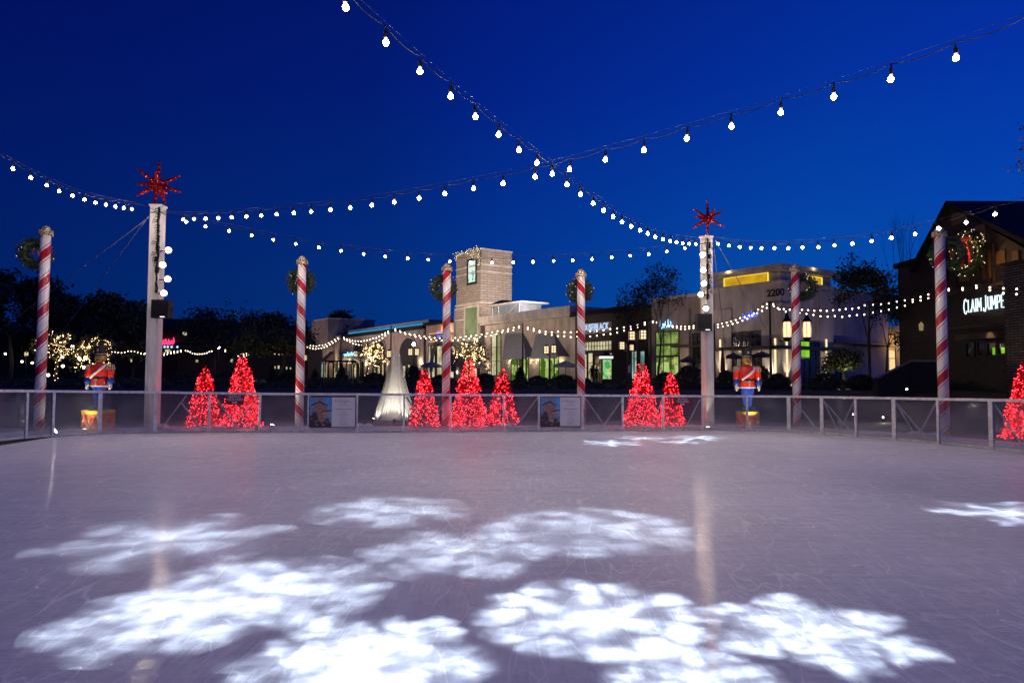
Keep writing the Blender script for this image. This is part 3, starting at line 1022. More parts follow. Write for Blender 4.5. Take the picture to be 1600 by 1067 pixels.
def festoon(pxs, A, Bv, ends, lab, drop=.17):
    P = [on_line(px, py, A, Bv) for px, py in pxs]
    fs = thing('string_light', lab, 'string light', P[len(P) // 2], 0, 'bulb strings over the ice')
    org = P[len(P) // 2]
    wp = []
    e0, e1 = ends
    if e0 is not None: wp.append(Vector(e0))
    mess = []
    tops = [p + Vector((0, 0, drop)) for p in P]
    for i, p in enumerate(tops):
        wp.append(p)
        if i < len(tops) - 1:
            q = tops[i + 1]
            for f in (.25, .5, .75):
                c = p.lerp(q, f); c.z -= .045 * 4 * f * (1 - f); wp.append(c)
    if e1 is not None: wp.append(Vector(e1))
    MB().tube(wp, .0055, 5).build('cable', M['wire'], fs, off=org)
    up = ([Vector(e0) + Vector((0, 0, .04))] if e0 is not None else []) + [p + Vector((0, 0, .035)) for p in tops] + ([Vector(e1) + Vector((0, 0, .04))] if e1 is not None else [])
    MB().tube(up, .002, 4).build('support_wire', M['steel_wire'], fs, off=org)
    for p in P:
        o = inst(BULB, 'bulb', fs, p - org)
        o.rotation_euler = (rnd.uniform(-.12, .12), rnd.uniform(-.12, .12), 0)
        inst(SOCK, 'socket', o, (0, 0, 0))


tL = Vector((bL.x + .15, bL.y - .1, HL - .2)); tR = Vector((bR.x, bR.y - .15, HR - .12))
festoon(S1, (tR.x, tR.y), (-7.6, -15), (None, tR), 'bulb string crossing from the top centre of the sky down to the right white post')
festoon(S2, (tL.x, tL.y), (14.9, -12.8), (None, tL), 'bulb string rising from the left white post to the upper right of the sky')
festoon(S3, (tL.x, tL.y), (tR.x - tL.x, tR.y - tL.y), (tL, tR), 'lowest sagging bulb string hung straight between the two white posts')
festoon(S5, (tR.x, tR.y), (3.1, -8), (tR, None), 'bulb string from the right white post past the timber restaurant')
festoon(S4, (tL.x - .3, tL.y), (-.2, -8), (None, tL), 'short bulb string left of the left white post')

# ------------------------------------------------------------------ red lit trees


def red_tree(px, py_top, Y, wpx, lab, seed, nled, top_led=False, pyb=None):
    b = D(px, 640, Y); b.z = ground_h(b.x, b.y)
    H = D(px, py_top, Y).z - b.z; W = wpx * Y / FPX / 2
    rg = random.Random(seed)
    t = thing('christmas_tree', lab, 'christmas tree', b, 0, 'red lit christmas trees')
    prof = lambda f: W * ((1 - f) ** .72) * (1 + .08 * math.sin(f * 17 + seed)) + .03
    m_ = MB(); m_.lathe([(.05, 0), (.04, H * .5), (.012, H * .97)], 8); m_.build('trunk', M['bark'], t)
    lf = MB()
    for _ in range(3600):
        f = 1 - math.sqrt(rg.random()); f = f * .99
        a = rg.uniform(0, 2 * PI)
        layer = .8 + .28 * abs(math.sin(f * 26 + a * 1.0))
        r = prof(f) * layer * rg.uniform(.5, 1.0) ** .6
        c = Vector((math.cos(a) * r, math.sin(a) * r, .05 + f * (H - .08)))
        d = Vector((math.cos(a), math.sin(a), rg.uniform(-.5, .35))) + Vector((rg.gauss(0, .5), rg.gauss(0, .5), rg.gauss(0, .3)))
        lf.leaf(c, rg.uniform(.05, .1), rg, d=d, asp=.22)
    lf.tube([(0, 0, H - .12), (.01, 0, H + .02)], [.03, .006], 5)
    lf.build('foliage', M['red_needles'], t)
    ld = []
    for k in range(int(nled * 2.2)):
        f = 1 - math.sqrt(rg.random()); f *= .99
        a = rg.uniform(0, 2 * PI)
        r = prof(f) * rg.uniform(.72, 1.1)
        ld.append(((math.cos(a) * r, math.sin(a) * r, .06 + f * (H - .06)), rg.uniform(.005, .0082)))
    fairy_lights(t, ld, M['red_led'], 1)
    return t


RT = [(319, 572, 21.4, 48, 'smaller red lit tree left of the tallest left one', 1, 230), (377, 553, 21.2, 58, 'tall red lit tree behind the left skate at own risk sign', 2, 330),
      (663, 573, 21.8, 45, 'small red lit tree right of the fountain', 3, 230), (732, 557, 21.6, 56, 'biggest red lit tree of the middle trio under the stone tower', 4, 330),
      (785, 575, 21.8, 46, 'small red lit tree right of the middle big one', 5, 230), (1003, 564, 22.0, 54, 'tall red lit tree left of the right white post', 6, 310),
      (1049, 579, 22.2, 38, 'small red lit tree behind the right skate at own risk sign', 7, 210), (1608, 556, 18.2, 70, 'red lit tree cut off by the right edge', 8, 360)]
for a in RT:
    red_tree(*a)

# ------------------------------------------------------------------ toy soldiers on drums


def soldier(px, Y, pyd, pyb, wpx, pyh, which, hscale=1.0):
    b = D(px, 640, Y); b.z = ground_h(b.x, b.y) + .005
    zd = D(px, pyd, Y).z - b.z
    rd = wpx * Y / FPX / 2
    dr = thing('toy_drum', 'red and yellow toy drum under the ' + which + ' toy soldier', 'drum', b, 0, 'drums under the toy soldiers')
    MB().lathe([(rd * .94, .04), (rd * .95, zd * .5), (rd * .94, zd - .05), (.05, zd - .05)], 28).build('shell', M['orange_drum'], dr, smooth=False)
    for z0 in (0, zd - .09):
        MB().lathe([(rd * .9, z0), (rd, z0 + .0), (rd * 1.01, z0 + .045), (rd, z0 + .09), (rd * .9, z0 + .09)], 28).build('rim', M['yellow_paint'], dr)
    zz = MB()
    n = 8
    pts = []
    for k in range(2 * n):
        a0, a1 = PI * k / n, PI * (k + 1) / n
        z0_, z1_ = ((.1, zd - .1) if k % 2 == 0 else (zd - .1, .1))
        for f in (0, .34, .67):
            a = a0 + (a1 - a0) * f
            pts.append((math.cos(a) * rd * .965, math.sin(a) * rd * .965, z0_ + (z1_ - z0_) * f))
    zz.tube(pts, .013, 5, close=True)
    zz.build('rope', M['yellow_paint'], dr)
    # figure
    z = b.z + zd - .04
    Ht = D(px, pyh, Y).z - z                      # up to the crown of the hat
    s = Ht / 1.95
    so = thing('toy_soldier', 'red coated wooden toy soldier on a drum at the ' + which + ' of the rink', 'toy soldier', (b.x, b.y, z), math.atan2(-b.x, b.y) * -.0, 'toy soldiers on drums')
    v = lambda x, y, zz_: Vector((x * s, y * s, zz_ * s))
    pr = lambda L: [(r * s, q * s) for r, q in L]
    m_ = MB(); m_.lathe(pr([(.3, .0), (.31, .03), (.26, .07), (.1, .1)]), 18)
    for sx in (-1, 1): m_.ball(v(sx * .13, -.07, .11), .1 * s, 10, 6, sc=(.9, 1.35, .55))
    m_.build('base', M['green_paint'], so, smooth=True)
    m_ = MB()
    m_.lathe(pr([(.1, .1), (.135, .3), (.17, .5), (.2, .66), (.21, .76)]), 18, sy=.75)
    m_.bx(-.006 * s, .006 * s, -.165 * s, -.1 * s, .1 * s, .7 * s)
    m_.build('trousers', M['blue_paint'], so, smooth=False)
    m_ = MB(); m_.lathe(pr([(.245, .74), (.25, .76), (.235, .9), (.215, .985), (.225, 1.0), (.25, 1.15), (.265, 1.28), (.245, 1.36), (.16, 1.42), (.09, 1.45)]), 20, sy=.72)
    coat = m_.build('coat', M['red_coat'], so, smooth=True)
    m_ = MB(); m_.lathe(pr([(.252, .742), (.258, .745), (.258, .775), (.25, .78)]), 20, sy=.72); m_.build('hem_band', M['white_paint'], coat)
    m_ = MB(); m_.lathe(pr([(.21, .965), (.238, .97), (.238, 1.02), (.21, 1.025)]), 20, sy=.74); m_.build('belt', M['black'], so)
    m_ = MB(); m_.box(v(0, -.185, .95), (.07 * s, .03 * s, .05 * s)); m_.box(v(0, -.19, .86), (.045 * s, .03 * s, .15 * s)); m_.box(v(.0, -.18, .93), (.14 * s, .02 * s, .02 * s)); m_.build('buckle', M['gold'], so)
    m_ = MB(); m_.tube([v(-.2, -.13, 1.0), v(-.1, -.195, 1.08), v(.02, -.21, 1.17), v(.13, -.19, 1.27), v(.2, -.12, 1.36), v(.2, 0, 1.4)], [.035 * s] * 6, 6); m_.build('sash', M['white_paint'], so)
    for sx in (-1, 1):
        m_ = MB(); m_.tube([v(sx * .24, 0, 1.36), v(sx * .33, 0, 1.33), v(sx * .345, 0, 1.15), v(sx * .345, -.02, .98)], [.06 * s, .088 * s, .085 * s, .08 * s], 12)
        arm = m_.build('arm', M['red_coat'], so, smooth=True)
        m_ = MB(); m_.tube([v(sx * .345, -.02, 1.0), v(sx * .345, -.025, .88), v(sx * .345, -.025, .84)], [.085 * s, .095 * s, .09 * s], 12); m_.build('cuff', M['blue_paint'], arm, smooth=True)
        m_ = MB(); m_.ball(v(sx * .345, -.03, .79), .068 * s, 10, 7, sc=(.75, 1, 1.05))
        for f in range(4):
            y0 = -.085 + f * .036
            m_.tube([v(sx * .345, y0, .76), v(sx * .35, y0 - .005, .70 - .012 * (f in (1, 2))), v(sx * .325, y0 - .005, .67 - .01 * (f in (1, 2)))], [.019 * s, .018 * s, .013 * s], 6)
        m_.tube([v(sx * .33, -.08, .81), v(sx * .31, -.12, .76), v(sx * .305, -.115, .72)], [.02 * s, .018 * s, .013 * s], 6)
        m_.build('hand', M['white_paint'], arm, smooth=True)
        m_ = MB(); m_.ball(v(sx * .32, 0, 1.38), .1 * s, 12, 6, sc=(1, 1, .45))
        for k in range(12):
            a = 2 * PI * k / 12
            m_.tube([v(sx * .32 + math.cos(a) * .095, math.sin(a) * .095, 1.37), v(sx * .325 + math.cos(a) * .105, math.sin(a) * .105, 1.25)], .013 * s, 5)
        m_.build('epaulette', M['gold'], so)
    m_ = MB(); m_.lathe(pr([(.07, 1.42), (.08, 1.45), (.12, 1.48), (.145, 1.54), (.148, 1.6), (.14, 1.66), (.125, 1.7), (.04, 1.72)]), 18)
    m_.ball(v(0, -.15, 1.585), .025 * s, 8, 5, sc=(.8, 1, 1.2))                      # nose
    m_.ball(v(-.145, 0, 1.58), .03 * s, 6, 4, sc=(.5, 1, 1.2)); m_.ball(v(.145, 0, 1.58), .03 * s, 6, 4, sc=(.5, 1, 1.2))
    head = m_.build('head', M['gold_skin'], so, smooth=True)
    m_ = MB()
    for sx in (-1, 1): m_.ball(v(sx * .05, -.137, 1.61), .018 * s, 6, 4)
    m_.box(v(0, -.142, 1.53), (.08 * s, .02 * s, .018 * s)); m_.ball(v(-.03, -.15, 1.548), .02 * s, 6, 4, sc=(1.6, .5, .5)); m_.ball(v(.03, -.15, 1.548), .02 * s, 6, 4, sc=(1.6, .5, .5))
    m_.build('painted_face', M['black'], head)
    m_ = MB(); m_.lathe(pr([(.135, 1.67), (.14, 1.7), (.14, 1.8), (.15, 1.93), (.15, 1.95), (.05, 1.955)]), 18)
    m_.tube([v(-.11, -.1, 1.69), v(0, -.19, 1.675), v(.11, -.1, 1.69)], .016 * s, 6)
    hat = m_.build('hat', M['black'], so)
    m_ = MB(); m_.lathe(pr([(.136, 1.7), (.144, 1.702), (.144, 1.725), (.136, 1.73)]), 18); m_.ball(v(0, -.145, 1.83), .035 * s, 8, 5, sc=(1, .4, 1.2)); m_.build('hat_band', M['gold'], hat)
    return so


soldier(154, 19.6, 640.5, 668, 46, 541, 'left')
soldier(1168, 22.4, 642.5, 668, 35, 545, 'right')

# ------------------------------------------------------------------ fountain
fb = D(617, 655, 25.0); fb.z = ground_h(fb.x, fb.y)
ft = thing('fountain', 'tall cone of lit spray from a ground fountain behind the barrier', 'fountain', fb)
m, nt, out = new_mat('fountain_spray')
tr = nt.n('ShaderNodeBsdfTransparent'); df = nt.n('ShaderNodeBsdfDiffuse'); tl = nt.n('ShaderNodeBsdfTranslucent')
df.inputs[0].default_value = (.9, .9, .88, 1); tl.inputs[0].default_value = (.9, .9, .88, 1)
a1 = nt.n('ShaderNodeMixShader'); a1.inputs[0].default_value = .6; nt.l(df.outputs[0], a1.inputs[1]); nt.l(tl.outputs[0], a1.inputs[2])
a2 = nt.n('ShaderNodeMixShader'); a2.inputs[0].default_value = .05; nt.l(tr.outputs[0], a2.inputs[1]); nt.l(a1.outputs[0], a2.inputs[2])
nt.l(a2.outputs[0], out.inputs[0])
M['spray'] = m
fh = D(617, 548, 25.0).z - fb.z
rg = random.Random(21)
wm = MB()
for k in range(900):
    a = rg.uniform(0, 2 * PI)
    top = fh * (1.02 - .8 * rg.random() ** 1.3)
    q = abs(rg.gauss(0, .62)); q = min(q, 1.25)
    pts = []; rr = []
    for j in range(8):
        f = j / 7
        z = top * (1 - f * f)
        rad = q * (.13 + .52 * (1 - z / (fh * 1.04)) ** 1.45)
        pts.append((math.cos(a) * rad, math.sin(a) * rad, z)); rr.append(.006 + .013 * f)
    wm.tube(pts, rr, 3, cap=False)
for k in range(30):
    a = rg.uniform(0, 2 * PI); r = rg.uniform(0, .1)
    wm.tube([(math.cos(a) * r * (1 - f * .6), math.sin(a) * r * (1 - f * .6), f * fh) for f in (0, .3, .6, .9, 1)], [.02, .02, .016, .012, .004], 4, cap=False)
wm.build('water_spray', M['spray'], ft, smooth=True)
MB().lathe([(.16, 0), (.16, .05), (.06, .06), (.05, .14), (.03, .14)], 14).build('nozzle', M['dark_metal'], ft)


def ground_lamp(px, py, Y, r, lab, tgt, energy, spot=R(70), color=(1, .86, .62), group='ground floodlights behind the barrier', mat=None):
    p = D(px, py, Y)
    gz = ground_h(p.x, p.y)
    p.z = max(p.z, gz + .1)
    aim = (Vector(tgt) - p).normalized()
    o = thing('ground_floodlight', lab, 'floodlight', (p.x, p.y, gz), 0, group)
    q = aim.to_track_quat('Z', 'Y').to_matrix()
    c = Vector((0, 0, p.z - gz))
    MB().lathe([(r * .6, -r * 1.8), (r * 1.1, -r * 1.4), (r * 1.2, 0), (r * 1.02, 0), (r * 1.0, -.02)], 14, c, 0, 1, q).build('housing', M['dark_metal'], o)
    MB().lathe([(r, -.012), (r * .7, .01), (.01, .02)], 14, c, 0, 1, q).build('lens', mat or M['ground_lamp'], o)
    st = MB(); st.box((0, 0, max(.02, (p.z - gz - r) / 2)), (.05, .05, max(.04, p.z - gz - r))); st.build('stake', M['dark_metal'], o)
    if energy:
        lamp('SPOT', p + aim * .04, energy, color, .04, p + aim, spot, .6)


for px, py, dx, lab in ((583, 668, .5, 'left of the three lamps at the foot of the fountain'), (616, 669.5, .0, 'middle of the three lamps at the foot of the fountain'), (640, 667, -.5, 'right of the three lamps at the foot of the fountain')):
    Yf = 23.4 if dx == 0 else 24.4
    ground_lamp(px, py, Yf, .07, 'small glowing ground lamp, ' + lab, fb + Vector((0, 0, 1.6)), 200, R(100), (1, .9, .7), 'lamps at the foot of the fountain')
ground_lamp(85, 672, 18.75, .1, 'glaring floodlight on the snow beside the leftmost striped pole', D(240, 560, 19.6), 50, R(80))
ground_lamp(425, 664, 20.6, .09, 'small tilted floodlight on snow between the tall left red tree and a striped pole', D(470, 520, 21.3), 90, R(60))
ground_lamp(1106, 668, 21.1, .07, 'small uplight at the foot of the right white post', D(1106, 560, 21.5), 60, R(55))
ground_lamp(402, 668, 20.3, .08, 'small floodlight on the snow turned to the tall left red tree', D(385, 615, 21.2), 120, R(70), (1, .8, .55))
ground_lamp(1459, 687, 17.6, .03, 'tiny low lamp left of the right end striped pole', D(1420, 660, 17.5), 8, R(90))
ground_lamp(1333, 647, 25, .025, 'low path light seen through the right barrier, left of the pair', D(1315, 655, 25), 20, R(110), (1, .8, .45))
ground_lamp(1380, 652, 25, .025, 'low path light seen through the right barrier, right of the pair', D(1400, 665, 24), 20, R(110), (1, .8, .45))
ground_lamp(1417, 608, 30, .035, 'low lamp on the dark bank beside the timber restaurant', D(1400, 640, 28), 10, R(110))

ground_lamp(132, 671, 18.9, .05, 'added small floodlight left of the left toy drum, brightening the toy soldier', D(155, 570, 19.5), 100, R(60), (1, .85, .65))  # lamp added because the figure stood too dark
ground_lamp(1186, 669, 21.4, .05, 'added small floodlight right of the right toy drum, brightening the toy soldier', D(1168, 610, 22.3), 150, R(60), (1, .88, .7))  # also an added lamp, lifts the right figure and drum
# fill of the post floodlights: the beams that light the ice
for p, aim, sz in PL:
    a = Vector(aim).normalized()
    lamp('SPOT', p + a * .13, 45 * sz, (1, .74, .56), .06, p + a, R(120), .9)

# ------------------------------------------------------------------ snowflake projections (gobo projectors hung above the ice, out of view)


def gobo(target, src, radius, rot, energy, variant, blur, color=(.86, .93, 1.0)):
    src = Vector(src); tg = Vector((target[0], target[1], 0))
    d = (tg - src).length
    half = math.atan(radius / d)
    L = lamp('SPOT', src, energy, color, .01, tg, 2 * half * 1.12, .05)
    L.data.use_nodes = True
    t = L.data.node_tree
    for q in list(t.nodes): t.nodes.remove(q)
    nt = NT(t)
    out = nt.n('ShaderNodeOutputLight'); em = nt.n('ShaderNodeEmission')
    tc = nt.n('ShaderNodeTexCoord').outputs['Normal']
    s_ = nt.n('ShaderNodeSeparateXYZ'); nt.l(tc, s_.inputs[0])
    z = nt.math('ABSOLUTE', s_.outputs[2]); k = 1 / math.tan(half)
    u = nt.math('MULTIPLY', nt.math('DIVIDE', s_.outputs[0], z), k)
    v = nt.math('MULTIPLY', nt.math('DIVIDE', s_.outputs[1], z), k)
    cv = nt.n('ShaderNodeCombineXYZ'); nt.l(u, cv.inputs[0]); nt.l(v, cv.inputs[1]); cv.inputs[2].default_value = rot * 31
    wz = nt.n('ShaderNodeTexNoise'); wz.inputs['Scale'].default_value = 3.2; wz.inputs['Detail'].default_value = 2; nt.l(cv.outputs[0], wz.inputs['Vector'])
    ws = nt.n('ShaderNodeSeparateColor'); nt.l(wz.outputs['Color'], ws.inputs[0])
    u = nt.math('ADD', u, nt.math('MULTIPLY', nt.math('SUBTRACT', ws.outputs[0], .5), .4))
    v = nt.math('ADD', v, nt.math('MULTIPLY', nt.math('SUBTRACT', ws.outputs[1], .5), .4))
    r = nt.math('SQRT', nt.math('ADD', nt.math('MULTIPLY', u, u), nt.math('MULTIPLY', v, v)))
    a = nt.math('PINGPONG', nt.math('ADD', nt.math('ARCTAN2', v, u), rot + 10 * PI), PI / 6)
    fx = nt.math('MULTIPLY', r, nt.math('COSINE', a)); fy = nt.math('MULTIPLY', r, nt.math('SINE', a))

    def blob(x0, y0, rx, ry, b=blur):
        ex = nt.math('DIVIDE', nt.math('SUBTRACT', fx, x0), rx); ey = nt.math('DIVIDE', nt.math('SUBTRACT', fy, y0), ry)
        rr = nt.math('SQRT', nt.math('ADD', nt.math('MULTIPLY', ex, ex), nt.math('MULTIPLY', ey, ey)))
        return nt.smooth(rr, 1 + b / min(rx, ry), 1 - b / min(rx, ry))

    def bar(x0, y0, ang, ln, wd, b=blur):
        c_, s2 = math.cos(ang), math.sin(ang)
        dx = nt.math('SUBTRACT', fx, x0); dy = nt.math('SUBTRACT', fy, y0)
        p = nt.math('ADD', nt.math('MULTIPLY', dx, c_), nt.math('MULTIPLY', dy, s2))
        q = nt.math('ABSOLUTE', nt.math('SUBTRACT', nt.math('MULTIPLY', dy, c_), nt.math('MULTIPLY', dx, s2)))
        e = nt.math('SUBTRACT', p, nt.math('MINIMUM', nt.math('MAXIMUM', p, 0.0), ln))
        rr = nt.math('SQRT', nt.math('ADD', nt.math('MULTIPLY', e, e), nt.math('MULTIPLY', q, q)))
        return nt.smooth(rr, wd + b, wd - b)
    if variant == 'thick':
        sh = [bar(0, 0, 0, .86, .055), bar(.34, 0, PI / 3, .2, .06), bar(.62, 0, PI / 3, .24, .065), blob(.84, 0, .12, .1), blob(0, 0, .16, .16)]
    elif variant == 'branch':
        sh = [bar(0, 0, 0, .92, .05), bar(.3, 0, PI / 3, .22, .045), bar(.58, 0, PI / 3, .26, .045), bar(.8, 0, PI / 3, .12, .04), blob(0, 0, .17, .17)]
    elif variant == 'star':
        sh = [bar(0, 0, 0, .95, .065), bar(.6, 0, PI / 3.2, .18, .04), blob(0, 0, .2, .2)]
    elif variant == 'blobs':
        sh = [blob(0, 0, .17, .17), blob(.42, 0, .2, .1), blob(.8, .0, .15, .14), blob(.7, .34, .13, .12)]
    else:
        sh = [blob(0, 0, .2, .2), bar(.2, 0, 0, .62, .05), blob(.5, .19, .14, .07), blob(.75, .14, .12, .075), blob(.88, .0, .09, .07), blob(.62, .34, .09, .06), bar(.45, 0, PI / 3, .2, .045)]
    acc = sh[0]
    for q in sh[1:]:
        acc = nt.math('MAXIMUM', acc, q)
    # the lens throws the flake a little unevenly
    lv = nt.smooth(r, .0, 1.1, 1.0, .6)
    wb = nt.n('ShaderNodeTexNoise'); wb.inputs['Scale'].default_value = 2.2; wb.inputs['Detail'].default_value = 3; nt.l(cv.outputs[0], wb.inputs['Vector'])
    acc = nt.math('MULTIPLY_ADD', acc, nt.smooth(wb.outputs[0], .32, .66, .18, 1.25), nt.smooth(r, 1.0, .2, 0, .17))
    nt.l(nt.math('MULTIPLY', acc, lv), em.inputs[1])
    em.inputs[0].default_value = (*color, 1)
    nt.l(em.outputs[0], out.inputs[0])


GOB = [  # centre px, radius m, rotation, brightness, variant, blur
    (265, 842, 1.15, .25, 1.0, 'star', .19), (608, 797, .95, .6, 1.0, 'petal', .19), (715, 862, .9, .1, 1.1, 'thick', .16), (920, 826, 1.15, .45, 1.15, 'blobs', .15),
    (410, 922, .95, .3, 1.9, 'blobs', .17), (245, 968, .72, .1, 1.5, 'thick', .19), (565, 1035, .78, .2, 3.2, 'thick', .12), (925, 962, .82, .35, 2.6, 'blobs', .11), (1270, 985, .72, .15, 2.5, 'thick', .12), (1085, 1062, .5, .5, 2.3, 'blobs', .15),
    (1580, 802, .9, .2, 1.5, 'star', .1), (955, 692, .8, .1, 1.6, 'star', .07), (1003, 684.5, .7, .4, 1.4, 'star', .08), (1090, 684, .9, .3, 1.5, 'star', .07), (1066, 690.5, .6, .2, 1.4, 'star', .08)]
for i, (px, py, rad, rot, br, va, bl) in enumerate(GOB):
    t = G(px, py)
    src = Vector((t.x * .8, t.y - .8, 7.6))
    dd = (t - src).length_squared
    gobo(t, src, rad, rot, br * dd * 4 * PI * PI / .62 * .9, va, bl * (1.4 if py > 720 else 1))

# ------------------------------------------------------------------ the shops: one street front running away to the left


class Frame:
    def __init__(s, org, rz):
        s.o = Vector((org[0], org[1], 0)); s.rz = rz
        s.x = Vector((math.cos(rz), math.sin(rz), 0)); s.y = Vector((-math.sin(rz), math.cos(rz), 0))

    def w(s, x, y, z):
        return s.o + s.x * x + s.y * y + Vector((0, 0, z))

    def front(s, px, py, yl=0.0):            # ray against the plane y = yl -> (x, z)
        d = ray(px, py)
        c = Vector((0, 0, HC)) - s.o
        t = (yl - c.dot(s.y)) / d.dot(s.y)
        return c.dot(s.x) + d.dot(s.x) * t, HC + d.z * t

    def side(s, px, py, xl=0.0):             # ray against the plane x = xl -> (y, z)
        d = ray(px, py)
        c = Vector((0, 0, HC)) - s.o
        t = (xl - c.dot(s.x)) / d.dot(s.x)
        return c.dot(s.y) + d.dot(s.y) * t, HC + d.z * t


SH = Frame((18.94, 48.0), math.atan2(-.8288, .5586))


class Bld:
    def __init__(s, name, label, cat, fr, ox, oy=0.0, group=None):
        s.fr = fr; s.off = (ox, oy, ZP)
        s.root = thing(name, label, cat, fr.w(ox, oy, ZP), fr.rz, group)

    def part(s, name, mb, mat, parent=None, smooth=False, label=None):
        o = mb.build(name, mat, parent or s.root, smooth, off=s.off)
        if label: o['label'] = label
        return o

    def win(s, x0, x1, z0, z1, y, mat, nx=1, nz=1, fm=None, fw=.07, name='window', side=False, depth=.06, label=None):
        """pane and frame on a front (y = const) or on a side wall (x = const, side=True; y is then that x)"""
        x0, x1 = min(x0, x1), max(x0, x1); z0, z1 = min(z0, z1), max(z0, z1)
        def bxx(m_, a0, a1, d0, d1, c0, c1):
            if side: m_.bx(y + d0, y + d1, a0, a1, c0, c1)
            else: m_.bx(a0, a1, y - d1, y - d0, c0, c1)
        m_ = MB(); bxx(m_, x0, x1, .012, .03, z0, z1)
        p = s.part(name, m_, mat, label=label)
        f = MB()
        bxx(f, x0 - fw, x0, .012, depth + .03, z0 - fw, z1 + fw); bxx(f, x1, x1 + fw, .012, depth + .03, z0 - fw, z1 + fw)
        bxx(f, x0, x1, .012, depth + .03, z1, z1 + fw); bxx(f, x0, x1, .012, depth + .03, z0 - fw, z0)
        for k in range(1, nx):
            x = x0 + (x1 - x0) * k / nx; bxx(f, x - fw * .4, x + fw * .4, .032, depth + .02, z0, z1)
        for k in range(1, nz):
            z = z0 + (z1 - z0) * k / nz; bxx(f, x0, x1, .034, depth + .015, z - fw * .35, z + fw * .35)
        s.part('frame', f, fm or M['frame_dark'], p)
        return p

    def pxwin(s, px0, px1, py0, py1, mat, nx=1, nz=1, yl=0.0, **kw):
        xm = (px0 + px1) / 2
        a = s.fr.front(px0, (py0 + py1) / 2, yl)[0]; b = s.fr.front(px1, (py0 + py1) / 2, yl)[0]
        return s.win(a, b, max(ZP + .02, s.fr.front(xm, py1, yl)[1]), s.fr.front(xm, py0, yl)[1], yl, mat, nx, nz, **kw)


fx_ = lambda px: SH.front(px, 560)[0]
fz_ = lambda px, py: SH.front(px, py)[1]


def sconce(b, px, py, yl=0.0, energy=14, side=False, lab=None, color=(1, .8, .5)):
    """a small up-and-down wall light with its lamp"""
    if side: y, z = b.fr.side(px, py, yl); p = (yl + .14, y, z)
    else: x, z = b.fr.front(px, py, yl); p = (x, yl - .14, z)
    m_ = MB(); m_.lathe([(.06, -.16), (.07, -.15), (.07, .15), (.06, .16)], 8, p)
    o = b.part('sconce', m_, M['lantern'])
    q = b.fr.w(*p) + (b.fr.x * .14 if side else b.fr.y * -.14)
    lamp('POINT', q + Vector((0, 0, .3)), energy, color, .06)


def uplight(fr, x, y, z, dx, dy, dz, energy, color=(1, .82, .55), spot=R(60)):
    p = fr.w(x, y, z)
    lamp('SPOT', p, energy, color, .05, p + fr.x * dx + fr.y * dy + Vector((0, 0, dz)), spot, .7)


# --- corner building with the golden clerestory
x1118 = fx_(1118)
zT = SH.front(1221, 413)[1]
b1 = Bld('corner_building', 'pale two faced corner building with glowing golden clerestory slots and numbers 2200', 'building', SH, -2)
m_ = MB(); m_.bx(x1118, 0, 0, 6.3, ZP - .3, zT - .5)
b1.part('wall', m_, M['pale'])
m_ = MB(); m_.bx(x1118 - .3, .35, -.35, 6.6, zT - .45, zT - .25); m_.bx(x1118 - .45, .55, -.55, 6.8, zT - .249, zT); b1.part('roof_cornice', m_, M['trim'])
zb = SH.front(1221, 440)[1]
m_ = MB(); m_.bx(x1118 - .1, .16, -.16, 6.45, zb - .25, zb - .02); m_.bx(x1118 - .2, .28, -.28, 6.55, zb - .018, zb + .1)
b1.part('band_course', m_, M['trim'])
for px0, px1, py0, py1, nm in ((1133, 1203, 430, 445.5, 'f'),):
    a, c = fx_(1134), fx_(1202)
    z1_, z0_ = fz_(1168, 431), fz_(1168, 446)
    g_ = b1.win(a, c, z0_, z1_, 0, M['gold_slot'], 1, 1, M['gold_edge'], .05, 'clerestory')
y0_, y1_ = SH.side(1262, 440)[0], SH.side(1283, 440)[0]
b1.win(y0_, y1_, SH.side(1272, 446)[1], SH.side(1272, 433.5)[1], 0, M['gold_slot'], 1, 1, M['gold_edge'], .05, 'clerestory', True)
m_ = MB()
for x0, x1 in ((-1.5, .14), (x1118, x1118 + 1.6)):
    m_.bx(x0, x1, -.14, -.001, ZP, zb - 1.6)
m_.bx(.001, .14, -.139, 1.1, ZP, zb - 1.6); m_.bx(.001, .14, 4.6, 6.3, ZP, zb - .3)
b1.part('pilaster', m_, M['pale'])
m_ = MB(); m_.bx(-1.6, .2, -.2, 1.2, zb - 1.65, zb - 1.5); b1.part('pilaster_cap', m_, M['trim'])
xx, zz = SH.front(1212, 457, -.02)
tx = MB(); tx.join(text_mesh('2200', .72, .012, 0, .03), Matrix.Translation((xx, -.03, zz - .25)) @ Matrix.Rotation(R(90), 4, 'X'))
b1.part('street_number', tx, M['black'])
# dark glazed front under a flat canopy
zc = fz_(1170, 545)
b1.pxwin(1143, 1157, 521, 542, M['w_dark'], 1, 2); b1.pxwin(1160, 1190, 519, 541, M['w_dark'], 2, 2); b1.pxwin(1192, 1201, 517, 541, M['w_dark'], 1, 2)
m_ = MB(); m_.bx(x1118 - .2, .5, -1.5, -.15, zc - .12, zc + .12); m_.bx(.15, 1.0, -1.5, 6.3, zc - .12, zc + .12); b1.part('canopy', m_, M['frame_dark'])
b1.pxwin(1130, 1150, 556, 590, M['w_dark'], 2, 1, label='dark glazed shop front')
b1.pxwin(1160, 1176, 556, 590, M['w_warm'], 2, 1, name='door'); b1.pxwin(1180, 1204, 556, 590, M['w_dark'], 2, 1)
for px in (1156, 1170, 1188):
    x, z = SH.front(px, 549, -.8)
    m_ = MB(); m_.lathe([(.1, z - .05), (.1, z)], 8, (x, -.8, 0)); b1.part('downlight', m_, M['lantern'])
    lamp('SPOT', SH.w(x, -.8, z - .1), 30, (1, .8, .55), .05, SH.w(x, -.8, 0), R(80), .6)
